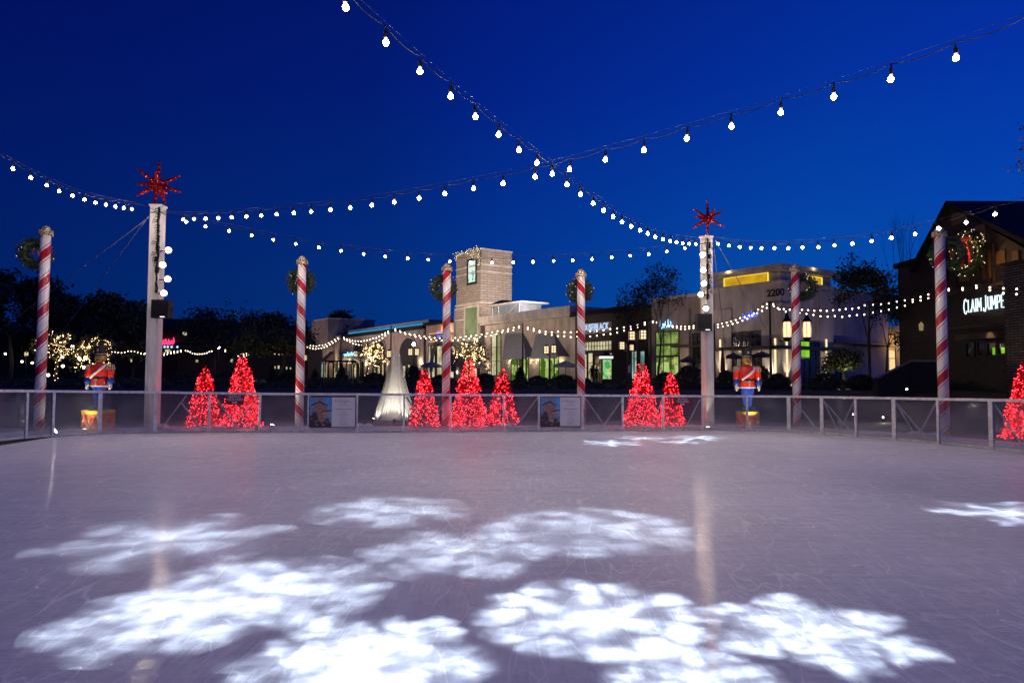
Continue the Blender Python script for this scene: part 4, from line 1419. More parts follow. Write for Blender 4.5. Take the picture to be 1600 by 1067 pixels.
y0_, y1_ = SH.side(1257 - 7, 560, .0)[0], SH.side(1257 + 7, 560, .0)[0]
b1.win(y0_, y1_, SH.side(1257, 558)[1], SH.side(1257, 534)[1], .02, M['green_lit'], 1, 1, None, .04, 'green_banner', True)
y0_, y1_ = SH.side(1266, 560)[0], SH.side(1283, 560)[0]
b1.win(y0_, y1_, ZP + .1, SH.side(1274, 536)[1], 0, M['w_dark'], 2, 2, None, .06, 'window', True)
b1.win(SH.side(1248, 560)[0], SH.side(1264, 560)[0], ZP + .1, SH.side(1256, 562)[1], 0, M['w_dark'], 2, 1, None, .06, 'door', True)
# tall lanterns on the right face
for px in (1230, 1261):
    y, z = SH.side(px, 516, .75)
    z1_ = SH.side(px, 503, .75)[1]; z0_ = SH.side(px, 528, .75)[1]
    m_ = MB(); m_.lathe([(.2, z0_), (.27, z0_ + .08), (.29, (z0_ + z1_) / 2), (.26, z1_ - .1), (.2, z1_)], 14, (.75, y, 0))
    o = b1.part('wall_lantern', m_, M['lantern'], smooth=True)
    m_ = MB(); m_.lathe([(.3, z1_), (.33, z1_ + .06), (.15, z1_ + .3), (.04, z1_ + .75)], 14, (.75, y, 0)); m_.lathe([(.1, z0_ - .25), (.3, z0_ - .02), (.3, z0_ + .04), (.2, z0_ + .05)], 14, (.75, y, 0))
    for k in range(6):
        a = 2 * PI * k / 6
        m_.tube([(.75 + .285 * math.cos(a), y + .285 * math.sin(a), z0_), (.75 + .285 * math.cos(a), y + .285 * math.sin(a), z1_)], .015, 4)
    m_.bx(.12, .75, y - .03, y + .03, z0_ - .2, z0_ - .14)
    b1.part('lantern_frame', m_, M['dark_metal'], o)
# uplights of the pilasters; glowing strips imitate their wash on the stone
for (x, y, dx, dy) in ((-.7, -.5, 0, .12), (.5, .45, -.12, 0), (.5, 5.4, -.12, 0), (x1118 + .8, -.5, 0, .12)):
    uplight(SH, x, y, ZP + .3, dx, dy, 1, 260, (1, .88, .68), R(62))
    m_ = MB(); m_.lathe([(.09, ZP), (.09, ZP + .12), (.05, ZP + .125)], 8, (x, y, 0)); b1.part('uplight', m_, M['lantern'])
for (px, side) in ((1212, False), (1229, True), (1291, True), (1126, False)):
    if side: y, z = SH.side(px, 553, .15); m_ = MB(); m_.bx(.16, .22, y - .06, y + .06, ZP + .6, z + 1.1)
    else: x, z = SH.front(px, 553, -.15); m_ = MB(); m_.bx(x - .06, x + .06, -.22, -.16, ZP + .6, z + 1.1)
    b1.part('pilaster_wash_glow', m_, M['lantern'])  # glowing bar standing in for the lit pilaster stone
# blue script sign: a bent neon tube
def squiggle(fr, px0, px1, py0, py1, h, yl, n, seed, r=.03):
    rg = random.Random(seed)
    x0, z0 = fr.front(px0, py0, yl); x1, z1 = fr.front(px1, py1, yl)
    m_ = MB(); pts = []
    for i in range(n * 4):
        f = i / (n * 4 - 1)
        ph = i * PI / 2
        pts.append((x0 + (x1 - x0) * f + .3 * h * math.cos(ph) * .4, yl, z0 + (z1 - z0) * f + h * (.5 + .5 * math.sin(ph)) * rg.uniform(.5, 1)))
    m_.tube(pts, r, 5)
    return m_
b1.part('neon_script', squiggle(SH, 1160, 1183, 500, 494, .55, -.12, 7, 3), M['blue_neon'])
uplight(SH, -3, -6, ZP + .2, 0, 1, .9, 420, (1, .78, .62), R(100))
uplight(SH, 6, 3, ZP + .2, -1, 0, .9, 330, (1, .78, .7), R(100))
for q in (SH.w(-7, -.7, zb + 1.2), SH.w(-4, -.7, zb + 1.2), SH.w(-10, -.7, zb + 1.2), SH.w(.7, 3.2, zb + 1.2)):
    lamp('POINT', q, 9, (1, .7, .3), .1)

bw = Bld('side_wing', 'lower plain pale wing on the right of the numbered corner building', 'building', SH, -3, 6.3)
m_ = MB(); zt = SH.side(1305, 453)[1]
m_.bx(-9, -.5, 6.31, 15.5, ZP - .3, zt); bw.part('wall', m_, M['pale'])
m_ = MB(); m_.bx(-9.1, -.35, 6.62, 15.6, zt + .001, zt + .2); bw.part('coping', m_, M['trim'])
m_ = MB(); m_.bx(-.499, .3, 6.35, 15.4, ZP + 3.2, ZP + 3.4); bw.part('canopy', m_, M['frame_dark'])
bw.win(7.0, 8.2, ZP + .1, ZP + 2.6, -.5, M['w_dark'], 2, 1, None, .06, 'door', True)

# --- block with tall green lit windows
x1018 = fx_(1018); zt = fz_(1060, 462)
b2 = Bld('green_window_shop', 'tan shop with tall green lit windows and pale blue sign behind the leafless young trees', 'building', SH, (x1018 + x1118) / 2)
m_ = MB(); m_.bx(x1018, x1118 - .01, .02, 9, ZP - .3, zt - .25); b2.part('wall', m_, M['tan'])
m_ = MB(); m_.bx(x1018, x1118 - .5, -.2, 9, zt - .248, zt); b2.part('coping', m_, M['trim'])
b2.pxwin(1026, 1061, 519, 537, M['w_lime'], 3, 1, .02); b2.pxwin(1026, 1061, 540.5, 555, M['w_lime'], 3, 1, .02); b2.pxwin(1026, 1061, 558, 590, M['w_green'], 3, 1, .02)
m_ = MB(); m_.bx(fx_(1066), fx_(1080), -.25, .015, ZP, zt - 1.2); b2.part('pilaster', m_, M['tan'])
b2.pxwin(1084, 1096, 522, 580, M['w_dark'], 2, 3, .02)
m_ = MB(); zc = fz_(1080, 541); m_.bx(fx_(1064), fx_(1112), -1.2, -.26, zc - .1, zc + .1); b2.part('canopy', m_, M['brown_wood'])
b2.part('neon_script', squiggle(SH, 1031, 1050, 514, 510, .7, -.15, 5, 8, .045), M['sky_neon'])
uplight(SH, fx_(1073), -1.2, ZP + .2, 0, .25, 1, 150, (1, .8, .55))

# --- brown timber shop front
x905 = fx_(905); zt = fz_(930, 490)
b3 = Bld('timber_shop', 'dark brown timber shop with a band of small lit panes over its glazed door', 'building', SH, (x905 + x1018) / 2)
m_ = MB(); m_.bx(x905, x1018 - .01, .0, 9, ZP - .3, zt); b3.part('wall', m_, M['brown_wood'])
m_ = MB(); m_.bx(x905 - .3, x1018 - .02, -.9, 9.2, zt + .002, zt + .28); m_.bx(x905 - .3, x1018 - .02, -1.0, -.7, zt - .2, zt); b3.part('eaves', m_, M['dark_roof'])
xa, xb = fx_(962), fx_(987)
m_ = MB(); m_.bx(xa, xb, -.5, 2.5, ZP, fz_(974, 479)); b3.part('pier', m_, M['brown_wood'])
z1_, z0_ = fz_(935, 504), fz_(935, 521)
m_ = MB(); m_.bx(x905 + .3, xa - .05, -.12, -.002, z0_, z1_); fascia = b3.part('sign_band', m_, M['tan'])
xs0 = fx_(899); xs1 = fx_(952)
tx = MB(); tm = text_mesh('HOUSE|BLACK', 1.0, .012, 0, .02, 'LEFT')
wid = max(q[0] for q in tm.v)
x_a = SH.front(906, 512, -.16)[0]; x_b = SH.front(951, 511, -.16)[0]
hs = fz_(930, 506.5) - fz_(930, 517)
tx.join(tm, Matrix.Translation((x_a, -.15, fz_(930, 516))) @ Matrix.Rotation(R(90), 4, 'X') @ Matrix.Diagonal(((x_b - x_a) / wid, hs / .72, 1, 1)))
b3.part('sign_lettering', tx, M['sign_halo'], fascia)
b3.pxwin(908, 961, 534, 547, M['w_cream'], 12, 2, -.0)
b3.pxwin(909, 917.5, 554, 596, M['w_cream'], 1, 2, -.0); b3.pxwin(920, 927, 552, 596, M['w_cream'], 1, 3, -.0)
b3.pxwin(930, 945, 557, 596, M['w_warm'], 2, 2, -.0, name='door'); b3.pxwin(948, 961, 552, 596, M['w_warm'], 1, 3, -.0)
b3.pxwin(992, 999, 549, 592, M['w_cyan'], 1, 1, -.0); b3.pxwin(981 + 7, 991, 549, 592, M['w_cyan'], 1, 1, -.0); b3.pxwin(1001.5, 1008, 549, 592, M['w_cyan'], 1, 1, -.0)
m_ = MB(); m_.bx(x905, x905 + .7, -.5, -.001, ZP, zt - .22); m_.bx(x905 + .71, xa - .01, -.35, -.002, fz_(935, 532) , fz_(935, 528)); b3.part('beam', m_, M['brown_wood'])
uplight(SH, (x905 + xa) / 2, -3, fz_(930, 530), 0, 1, .5, 40, (1, .8, .6), R(110))

# --- beige shops with grey awnings
x757 = fx_(757)
zt = fz_(840, 493)
b4 = Bld('awning_shop', 'beige shop with two big grey sloping awnings and lit plants in its windows', 'building', SH, (x757 + x905) / 2)
m_ = MB(); m_.bx(x757 + .05, x905 - .32, .0, 9, ZP - .3, zt - .5); b4.part('wall', m_, M['beige'])
m_ = MB(); m_.bx(x757 + .05, x905 - .32, -.7, 9.2, zt - .49, zt - .25); m_.bx(x757 + .05, x905 - .32, -.9, 9.3, zt - .248, zt + .5); b4.part('roof_fascia', m_, M['pale'])
for (a0, a1, t0, t1, yt, yb) in ((790, 817, 785, 821, 521, 558.5), (838, 866, 829, 871, 521, 557)):
    xt0, zt_ = fx_(a0), fz_((a0 + a1) / 2, yt); xt1 = fx_(a1)
    zb_ = SH.front((t0 + t1) / 2, yb, -1.6)[1]
    xb0 = SH.front(t0, yb, -1.6)[0]; xb1 = SH.front(t1, yb, -1.6)[0]
    m_ = MB()
    m_.add([(xt0, -.05, zt_), (xt1, -.05, zt_), (xb1, -1.6, zb_), (xb0, -1.6, zb_), (xb0, -1.6, zb_ - .2), (xb1, -1.6, zb_ - .2), (xt0, -.05, zt_ - .1), (xt1, -.05, zt_ - .1), (xb0, -.05, zb_), (xb1, -.05, zb_)],
           [(0, 3, 2, 1), (3, 4, 5, 2), (0, 8, 3), (1, 2, 9)])
    b4.part('awning', m_, M['awning'])
b4.pxwin(769, 776, 521, 586, M['w_cream'], 1, 3); b4.pxwin(777.5, 783, 521, 586, M['w_niche'], 1, 3)
b4.pxwin(800, 808, 562, 596, M['w_green'], 1, 1); b4.pxwin(809.5, 816, 562, 596, M['w_warm'], 1, 1); b4.pxwin(818, 822, 541, 596, M['w_green'], 1, 2); b4.pxwin(823.5, 826, 541, 596, M['w_green'], 1, 2)
b4.pxwin(844, 858, 559, 596, M['w_green'], 1, 1); b4.pxwin(860.5, 866, 559, 596, M['w_green'], 1, 1); b4.pxwin(867.5, 873, 541, 596, M['w_green'], 1, 2)
for px, py in ((797, 566), (831, 566), (840, 566), (877, 567), (762, 575)):
    sconce(b4, px, py, 0, 16)
b4.pxwin(763, 768, 580, 596, M['w_cream'], 2, 1)
for px, e in ((835, 160), (880, 160), (797, 140)):
    uplight(SH, fx_(px), -.8, ZP + .2, 0, .15, 1, e, (1, .85, .6))

# --- stone clock-less tower
x718 = fx_(718.5)
zT = SH.front(757, 390)[1]
b5 = Bld('stone_tower', 'tall square stone tower with a frosted lit upper window and a garland along its top', 'tower', SH, (x718 + x757) / 2)
yT = SH.side(799.5, 450, x757)[0]
m_ = MB(); m_.bx(x718, x757, -.6, yT, ZP - .3, zT)
twall = b5.part('shaft', m_, M['tower_stone'])
m_ = MB()
for py in (411, 421.5):
    z = SH.front(757, py, -.6)[1]
    m_.bx(x718 - .07, x757 + .07, -.67, yT + .07, z - .1, z + .06)
z = SH.front(757, 471, -.6)[1]; m_.bx(x718 - .12, x757 + .1, -.72, yT + .05, z - .12, z + .06)
m_.bx(x718 - .08, x757 + .08, -.68, yT + .08, zT + .001, zT + .12)
b5.part('string_course', m_, M['trim'])
a, c = SH.front(732, 425, -.6)[0], SH.front(743.5, 425, -.6)[0]
tw = b5.win(a, c, SH.front(738, 441, -.6)[1], SH.front(738, 408, -.6)[1], -.6, M['tower_glass'], 1, 1, M['frame_dark'], .28, 'window')
lamp('POINT', SH.w((a + c) / 2, -1.3, SH.front(738, 405, -.6)[1] + .25), 25, (1, .85, .6), .08)
a, c = SH.front(727.5, 500, -.6)[0], SH.front(746.5, 500, -.6)[0]
b5.win(a, c, SH.front(737, 528, -.6)[1], SH.front(737, 481, -.6)[1], -.6, M['w_niche'], 1, 1, M['trim'], .3, 'lit_niche')
for py in (498, 480):
    z = SH.front(737, py, -.6)[1]
    for e0, e1 in ((x718 - .1, a - .35), (c + .35, x757 + .1)):
        m_ = MB(); m_.bx(e0, e1, -.7, -.61, z - .06, z + .06); b5.part('ledge', m_, M['trim'])
b5.pxwin(727, 746, 566, 590, M['w_cream'], 2, 1, -.6, name='door')
for x in (x718 + .8, x757 - .8):
    uplight(SH, x, -2.6, ZP + .2, 0, .14, 1, 900, (1, .82, .58), R(44))
uplight(SH, (x718 + x757) / 2 + 2, -15, 6.5, -.1, 1, .42, 10500, (1, .79, .62), R(75))  # unseen wash spot, added to brighten the tower front
uplight(SH, x757 + 13, -1.5, zt + 1.2, -1, .38, .3, 13000, (1, .83, .68), R(60))  # second added spot without fixture, for the tower's right face
uplight(SH, x757 + .9, 4.0, zt + .6, -.1, .0, 1, 260, (1, .8, .6), R(70))
# garland along the tower top
rg = random.Random(31)
gl = MB(); gd = []
path = [Vector((x718 - .1, 0, zT - 2.3)), Vector((x718 - .1, -.4, zT - .5)), Vector((x718 - .05, -.75, zT + .1)), Vector(((x718 + x757) / 2, -.8, zT + .05)), Vector((x757 - .2, -.8, zT + .1)), Vector((x757 + .05, -.75, zT - .4)), Vector((x757 + .05, -.72, zT - 2.1))]
for i in range(len(path) - 1):
    n_ = int((path[i + 1] - path[i]).length / .03)
    for k in range(n_):
        p = path[i].lerp(path[i + 1], k / n_)
        for _ in range(3):
            gl.leaf(p + Vector((rg.gauss(0, .1), rg.gauss(0, .1), rg.gauss(0, .1))), rg.uniform(.06, .14), rg, asp=.3)
        if k % 4 == 0:
            gd.append(p + Vector((rg.gauss(0, .13), -.1 + rg.gauss(0, .1), rg.gauss(0, .13))))
ga = Bld('garland', 'lit green garland draped over the top of the stone tower', 'garland', SH, (x718 + x757) / 2)
ga.part('foliage', gl, M['pine'])
fairy_lights(ga.root, [(tuple(Vector(q) - Vector(ga.off)), .05) for q in gd], M['wreath_led'], 1)
# glass lantern roof beside the tower
yb0, yb1 = 1.0, 4.0
xg0 = x757 + .12; xg1 = SH.front(812, 490, 1.0)[0]
zg0, zg1 = SH.front(790, 503, 1.0)[1], SH.front(790, 477, 1.0)[1]
m_pan = pbr('bluish_metal_panel', (.2, .24, .3), .35, .3, .3, 1.2)
bg_ = Bld('rooftop_lantern', 'small box of bluish panels under a thin flat roof slab beside the stone tower', 'roof pavilion', SH, (xg0 + xg1) / 2, yb0)
m_ = MB(); m_.bx(xg0, xg1, yb0, yb1, zt - .3, zg1); bg_.part('panels', m_, m_pan)
m_ = MB(); m_.bx(xg0, xg1 + 1.1, yb0 - .7, yb1 + .3, zg1 + .001, zg1 + .16); bg_.part('roof_slab', m_, M['trim'])
m_ = MB()
for x in (xg0 + .05, xg0 + 1.4, xg1 - .05):
    m_.bx(x - .05, x + .05, yb0 - .06, yb0 - .001, zt + .5, zg1)
m_.add([(xg0 + 1.6, yb0 - .03, zg0), (xg0 + 1.8, yb0 - .03, zg0), (xg1 - .5, yb0 - .03, zg1 - .1), (xg1 - .7, yb0 - .03, zg1 - .1)], [(0, 1, 2, 3)])
bg_.part('mullion', m_, M['trim'])
uplight(SH, xg1 + .8, yb0 - 1.6, zt + .7, -.5, .7, .6, 60, (.8, .9, 1), R(90))

# --- entrance with orange cove light
x660 = fx_(662)
b6 = Bld('cove_lit_entrance', 'recessed entrance left of the stone tower glowing with orange cove light over tall lit windows', 'building', SH, (x660 + x718) / 2)
zt = fz_(690, 506)
m_ = MB(); m_.bx(x660, x718 - .02, .3, 9, ZP - .3, zt); b6.part('wall', m_, M['beige'])
m_ = MB(); m_.bx(fx_(712), x718 - .03, -.3, .29, ZP, fz_(715, 482)); b6.part('pier', m_, M['awning'])
m_ = MB(); m_.bx(x660, x718, -.2, 9.1, zt + .002, zt + .35); b6.part('roof_edge', m_, M['dark_roof'])
for py, e in ((520.5, 60), (533, 40)):
    z = fz_(690, py)
    m_ = MB(); m_.bx(fx_(669), fx_(711), -.25, .28, z - .3, z - .02); o = b6.part('cove_shelf', m_, M['pale'])
    m_ = MB(); m_.bx(fx_(670), fx_(710), -.05, .2, z - .018, z + .08); b6.part('cove_light', m_, M['orange_cove'], o)
    lamp('POINT', SH.w(fx_(688), -.1, z + .5), e, (1, .42, .15), .1)
    lamp('POINT', SH.w(fx_(700), -.1, z + .5), e, (1, .42, .15), .1)
b6.part('neon_sign', squiggle(SH, 683, 692, 528, 526.5, .9, .2, 4, 5, .12), M['blue_neon'])
b6.pxwin(670, 673, 541, 590, M['w_cream'], 1, 1, .3); b6.pxwin(675.5, 680, 541, 590, M['w_cream'], 1, 1, .3); b6.pxwin(683.5, 691, 541, 590, M['w_cream'], 1, 1, .3); b6.pxwin(704, 711, 541, 590, M['w_cream'], 1, 1, .3)
xa, za = SH.front(690, 562, -.1)
m_ = MB(); m_.tube([(xa + math.cos(a) * 3.0, -.1, ZP + 1.0 + math.sin(a) * 4.4) for a in [PI * k / 14 for k in range(15)]], .28, 6); b6.part('arch', m_, M['awning'])
sconce(b6, 657.5, 572, -.0, 40); sconce(b6, 717, 585, -.35, 40)

# --- long arcade wall with the cyan roof light
x535 = fx_(536)
b7 = Bld('arcade_building', 'long taupe arcade building with a cyan light line along its roof', 'building', SH, (x535 + x660) / 2)
zt = fz_(600, 515)
m_ = MB(); m_.bx(x535, x660 - .02, .0, 12, ZP - .3, zt - .6); b7.part('wall', m_, M['tan'])
m_ = MB(); m_.bx(x535 - .2, x660, -.35, 12, zt - .59, zt - .1); b7.part('parapet', m_, M['dark_roof'])
m_ = MB(); m_.bx(fx_(540), fx_(660), .4, .6, zt + .1, zt + .26); b7.part('cyan_light_line', m_, M['cyan_neon'])
m_ = MB(); m_.bx(fx_(537), fx_(662), .7, 3, zt - .09, zt + .75); b7.part('roof_upstand', m_, M['awning'])
for pa, pb_ in ((552, 569), (582, 603), (625, 652)):
    xa, xb = fx_(pa), fx_(pb_)
    zs = fz_((pa + pb_) / 2, 552)
    rr = (xb - xa) / 2; xc = (xa + xb) / 2
    ptsw = [(xa, ZP + .05), (xb, ZP + .05)] + [(xc + rr * math.cos(a), zs + min(rr, 2.2) * math.sin(a)) for a in [PI * k / 10 for k in range(11)]]
    m_ = MB(); m_.poly([(x, -.03, z) for x, z in ptsw], (0, .025, 0)); o = b7.part('arch_recess', m_, M['frame_dark'])
    m_ = MB(); m_.tube([(xc + (rr + .15) * math.cos(a), -.05, zs + (min(rr, 2.2) + .15) * math.sin(a)) for a in [PI * k / 10 for k in range(11)]], .18, 6); b7.part('arch_moulding', m_, M['tan'], o)
for q in ((548, 551.5, 570), (553.5, 557, 570), (561, 564.5, 566), (585, 588, 568), (590, 594, 572), (597, 600, 568), (630, 634, 572), (637, 641, 570), (645, 648, 572)):
    b7.pxwin(q[0], q[1], q[2], 594, M['w_warm'] if int(q[0]) % 2 else M['w_cream'], 1, 2, -.05)
for px, py in ((546, 567), (607, 569), (657, 568), (572, 571)):
    sconce(b7, px, py, 0, 60)
m_ = MB(); m_.bx(fx_(535.5), fx_(557), -.5, -.02, fz_(546, 558), fz_(546, 551)); o = b7.part('sign_box', m_, pbr('deep_blue_sign', (.01, .03, .12), .4))
b7.part('neon_sign', squiggle(SH, 537, 556, 556.5, 555, .6, -.56, 7, 15, .11), M['sky_neon'], o)
for px, e in ((575, 700), (612, 700), (648, 500)):
    uplight(SH, fx_(px), -9, 4.5, 0, .75, .45, e * 3.4, (1, .75, .67), R(120))  # added wash spots without fixtures, lifting the arcade wall

# --- far left higher block
x490 = fx_(494)
b8 = Bld('far_shop_block', 'high plain shop block at the far left end of the street front with plum awnings', 'building', SH, x490)
zt = fz_(520, 499)
m_ = MB(); m_.bx(x490, fx_(520), -1.0, 8, ZP - .3, zt); m_.bx(fx_(520) + .01, x535 - .25, .2, 8, ZP - .3, fz_(530, 524)); m_.bx(fx_(470), x490 - .01, -.2, 8, ZP - .3, fz_(485, 515)); b8.part('wall', m_, M['tan'])
m_ = MB(); m_.bx(x490 - .2, fx_(520) + .2, -1.2, 8.2, zt + .001, zt + .25); b8.part('coping', m_, M['trim'])
for a0, a1 in ((497, 513), (524, 533)):
    z1_ = fz_((a0 + a1) / 2, 549); z0_ = fz_((a0 + a1) / 2, 565)
    m_ = MB(); x0, x1 = fx_(a0), fx_(a1)
    m_.add([(x0 + .4, -1.1, z1_), (x1 - .4, -1.1, z1_), (x1, -3.0, z0_), (x0, -3.0, z0_), (x1, -1.1, z0_), (x0, -1.1, z0_)], [(0, 3, 2, 1), (0, 5, 3), (1, 2, 4)]); b8.part('awning', m_, M['awning_plum'])
b8.pxwin(496.5, 499.5, 569, 594, M['w_cyan'], 1, 2, -1.0); b8.pxwin(500.5, 505, 569, 594, M['w_cyan'], 1, 2, -1.0, name='door'); b8.pxwin(507, 511, 569, 594, M['w_cream'], 1, 2, -1.0); b8.pxwin(522, 531, 569, 594, M['w_warm'], 2, 1, .15)
for px, py in ((494.5, 566), (515.5, 563), (530, 566)):
    sconce(b8, px, py, -1.0, 120)
for px, e in ((494, 260), (516, 300)):
    uplight(SH, fx_(px), -2.4, ZP + .2, 0, .15, 1, e, (1, .85, .6))
uplight(SH, fx_(505), -18, 5, 0, .8, .4, 3600, (1, .74, .66), R(100))  # unseen spot added to brighten the far block
for px, e in ((840, 950), (790, 900), (890, 700)):
    uplight(SH, fx_(px), -8, 4.0, 0, .85, .4, e, (1, .8, .66), R(110))  # wash added from open air in front of the beige shop
uplight(SH, fx_(1070), -7, 4.0, 0, .85, .4, 380, (1, .78, .7), R(110))
# ------------------------------------------------------------------ timber restaurant on the right
RX = 23.7
RF = Frame((RX, 36.5), R(-90))            # local x runs towards the camera, local y away from the rink (to the right)
rz_ = lambda px, py, yl=0.0: RF.front(px, py, yl)
apex = rz_(1491, 312); lft = rz_(1433, 408); rgt = rz_(1598, 368)
br = Bld('timber_restaurant', 'dark timber restaurant with steep gable and white lettered sign at the right edge', 'building', RF, 0)
m_ = MB()
xl0, xl1 = lft[0], -lft[0]
zE = lft[1] - .15
gp = [(xl0 + .1, ZP - .3), (5.2, ZP - .3), (5.2, rgt[1] - .65), (0, apex[1] - .35), (xl0 + .1, zE - .1)]
m_.poly([(x, 0, z) for x, z in gp], (0, 9, 0)); br.part('wall', m_, M['brown_wood'])
m_ = MB()
for sgn in (-1, 1):
    e = xl0 - .25 if sgn < 0 else 5.6
    sl = (apex[1] - zE) / -xl0 if sgn < 0 else (apex[1] - rgt[1]) / rgt[0]
    ze = apex[1] - sl * abs(e)
    m_.add([(0, -.3, apex[1]), (e, -.3, ze), (e, 16, ze), (0, 16, apex[1]), (0, -.3, apex[1] - .25), (e, -.3, ze - .25), (e, 16, ze - .25), (0, 16, apex[1] - .25)],
           [(0, 1, 2, 3), (4, 7, 6, 5), (0, 4, 5, 1), (1, 5, 6, 2), (2, 6, 7, 3)])
br.part('roof', m_, M['dark_roof'])
# gable details: boards with lamp glow painted in amber, upper openings and posts
m_clad = pbr('amber_lit_boards', (.2, .1, .035), .7, 0, .4, 2, .3, 8, stretch=(8, 1, .6))
for q, mt in (((1524, 1540, 352, 384), m_clad), ((1488, 1512, 331, 350), m_clad), ((1558, 1572, 392, 412), m_clad), ((1583, 1593, 392, 412), m_clad), ((1500, 1515, 420, 440), m_clad), ((1536, 1548, 392, 436), m_clad)):
    a = rz_(q[0], q[2])[0]; c = rz_(q[1], q[2])[0]
    m_ = MB(); m_.bx(a, c, -.06, -.005, rz_((q[0] + q[1]) / 2, q[3])[1], rz_((q[0] + q[1]) / 2, q[2])[1]); br.part('lit_board_patch', m_, mt)
m_ = MB()
for px in (1480, 1495, 1545, 1556):
    x = rz_(px, 420)[0]; m_.bx(x - .09, x + .09, -.12, -.001, rz_(px, 445)[1], rz_(px, 380)[1])
zb_ = rz_(1540, 445)[1]
m_.bx(xl0 + .2, 5.1, -.3, -.002, zb_ - .3, zb_ - .05)
br.part('timber_frame', m_, M['brown_wood'])
br.pxwin(1560, 1581, 418, 438, M['w_dark'], 2, 1)
br.pxwin(1512, 1524, 536, 557, M['w_dark'], 1, 1, 0.0); br.pxwin(1530, 1541, 534, 556, M['w_dark'], 1, 1, 0.0)
br.pxwin(1545, 1558, 536, 555, M['w_dark'], 1, 1, 0); br.pxwin(1562, 1573, 537, 553, M['w_dark'], 1, 1, 0)
for q in ((1551, 1559, 543, 554), (1565, 1571, 543, 552)):
    a = rz_(q[0], 548, -.05)[0]; c = rz_(q[1], 548, -.05)[0]
    m_ = MB(); m_.bx(a, c, -.055, -.034, rz_(q[0] + 4, q[3])[1], rz_(q[0] + 4, q[2])[1]); br.part('lit_curtain', m_, M['green_lit'])
a = rz_(1507, 520)[0]; c = rz_(1575, 520)[0]
m_ = MB(); m_.bx(a, c, -.5, -.002, rz_(1540, 530)[1], rz_(1540, 521)[1]); m_.bx(a, c, -.9, -.501, rz_(1540, 513)[1], rz_(1540, 509)[1]); br.part('pent_roof', m_, pbr('weathered_pent_boards', (.12, .08, .05), .8, 0, .4, 3))
lamp('SPOT', RF.w(rz_(1563, 515)[0], -.7, rz_(1563, 512)[1]), 25, (1, .75, .45), .05, RF.w(rz_(1563, 515)[0], -.55, 0), R(100), .8)
lamp('POINT', RF.w(rz_(1530, 380)[0], -.9, rz_(1530, 392)[1]), 55, (1, .55, .18), .08)
lamp('POINT', RF.w(rz_(1572, 400)[0], -.6, rz_(1572, 425)[1]), 22, (1, .55, .18), .08)
m_ = MB()
xs = rz_(1577, 500, -1.0)[0]
m_.bx(xs, xs + 2.6, -1.2, 2.5, ZP - .3, RF.front(1585, 412, -1.2)[1]); br.part('stone_pier', m_, M['rough_stone'])
m_ = MB(); m_.bx(xs - .1, xs + 2.7, -1.3, 2.6, RF.front(1585, 412, -1.2)[1] + .001, RF.front(1585, 412, -1.2)[1] + .12); br.part('pier_cap', m_, M['brown_wood'])
lamp('SPOT', RF.w(xs + 1, -4, ZP + .2), 60, (1, .8, .6), .05, RF.w(xs + 1, 0, 6), R(80), .7)
# sign lettering from strokes with serifs
GL = {'C': [[(.9, .82), (.62, 1), (.3, .93), (.1, .6), (.1, .4), (.3, .07), (.62, 0), (.92, .2)]], 'L': [[(.25, 1), (.25, 0), (.9, 0), (.9, .2)]], 'A': [[(.05, 0), (.5, 1), (.95, 0)], [(.25, .35), (.75, .35)]],
      'I': [[(.5, 0), (.5, 1)]], 'M': [[(.08, 0), (.14, 1), (.5, .3), (.86, 1), (.92, 0)]], 'J': [[(.7, 1), (.7, .25), (.5, 0), (.2, .02), (.1, .25)]], 'U': [[(.15, 1), (.15, .25), (.35, 0), (.65, 0), (.85, .25), (.85, 1)]],
      'P': [[(.2, 0), (.2, 1), (.65, 1), (.88, .85), (.88, .6), (.65, .45), (.2, .45)]], 'E': [[(.88, 1), (.2, 1), (.2, 0), (.9, 0)], [(.2, .52), (.7, .52)]], 'R': [[(.2, 0), (.2, 1), (.65, 1), (.88, .85), (.88, .62), (.65, .48), (.2, .48)], [(.5, .48), (.95, 0)]]}
SER = {'L': [(.25, 1)], 'A': [(.05, 0), (.95, 0)], 'I': [(.5, 0), (.5, 1)], 'M': [(.08, 0), (.92, 0), (.1, 1), (.9, 1)], 'J': [(.7, 1)], 'U': [(.15, 1), (.85, 1)], 'P': [(.2, 0)], 'E': [], 'C': [], 'R': [(.2, 0), (.95, 0)]}
xA, zA = rz_(1506, 489, -.35); xB, zB = rz_(1575, 479, -.35)
lw = (xB - xA) / 10.35
sg = Bld('restaurant_sign', 'white backlit serif letters on the dark wall of the timber restaurant', 'sign', RF, xA, -.3)
x = xA
hh = rz_(1524, 467.5, -.35)[1] - rz_(1524, 486.5, -.35)[1]
for wi, word in enumerate(('CLAIM', 'JUMPER')):
    for k, ch in enumerate(word):
        sc_ = 1.25 if k == 0 else 1.0
        wl = {'I': .55, 'M': 1.15}.get(ch, .92) * lw * (1.08 if k == 0 else 1)
        z0 = zA + (zB - zA) * (x - xA) / (xB - xA) - (.12 * hh if k == 0 else 0)
        m_ = MB()
        P_ = lambda u, v: (x + u * wl * .92, -.35, z0 + v * hh * sc_)
        for st in GL[ch]:
            m_.tube([P_(*q) for q in st], hh * .045, 6)
        for u, v in SER[ch]:
            m_.tube([P_(u - .16, v), P_(u + .16, v)], hh * .03, 5)
        sg.part('letter', m_, M['sign_white'])
        x += wl
    x += .3 * lw
m_ = MB(); m_.bx(xA - .1, x, -.24, -.18, min(zA, zB) - .16, min(zA, zB) - .1); m_.bx(xA, xA + .06, -.24, -.01, zA - .15, zA - .11); m_.bx(x - .3, x - .24, -.24, -.01, zA - .15, zA - .11); sg.part('mounting_rail', m_, M['dark_metal'])
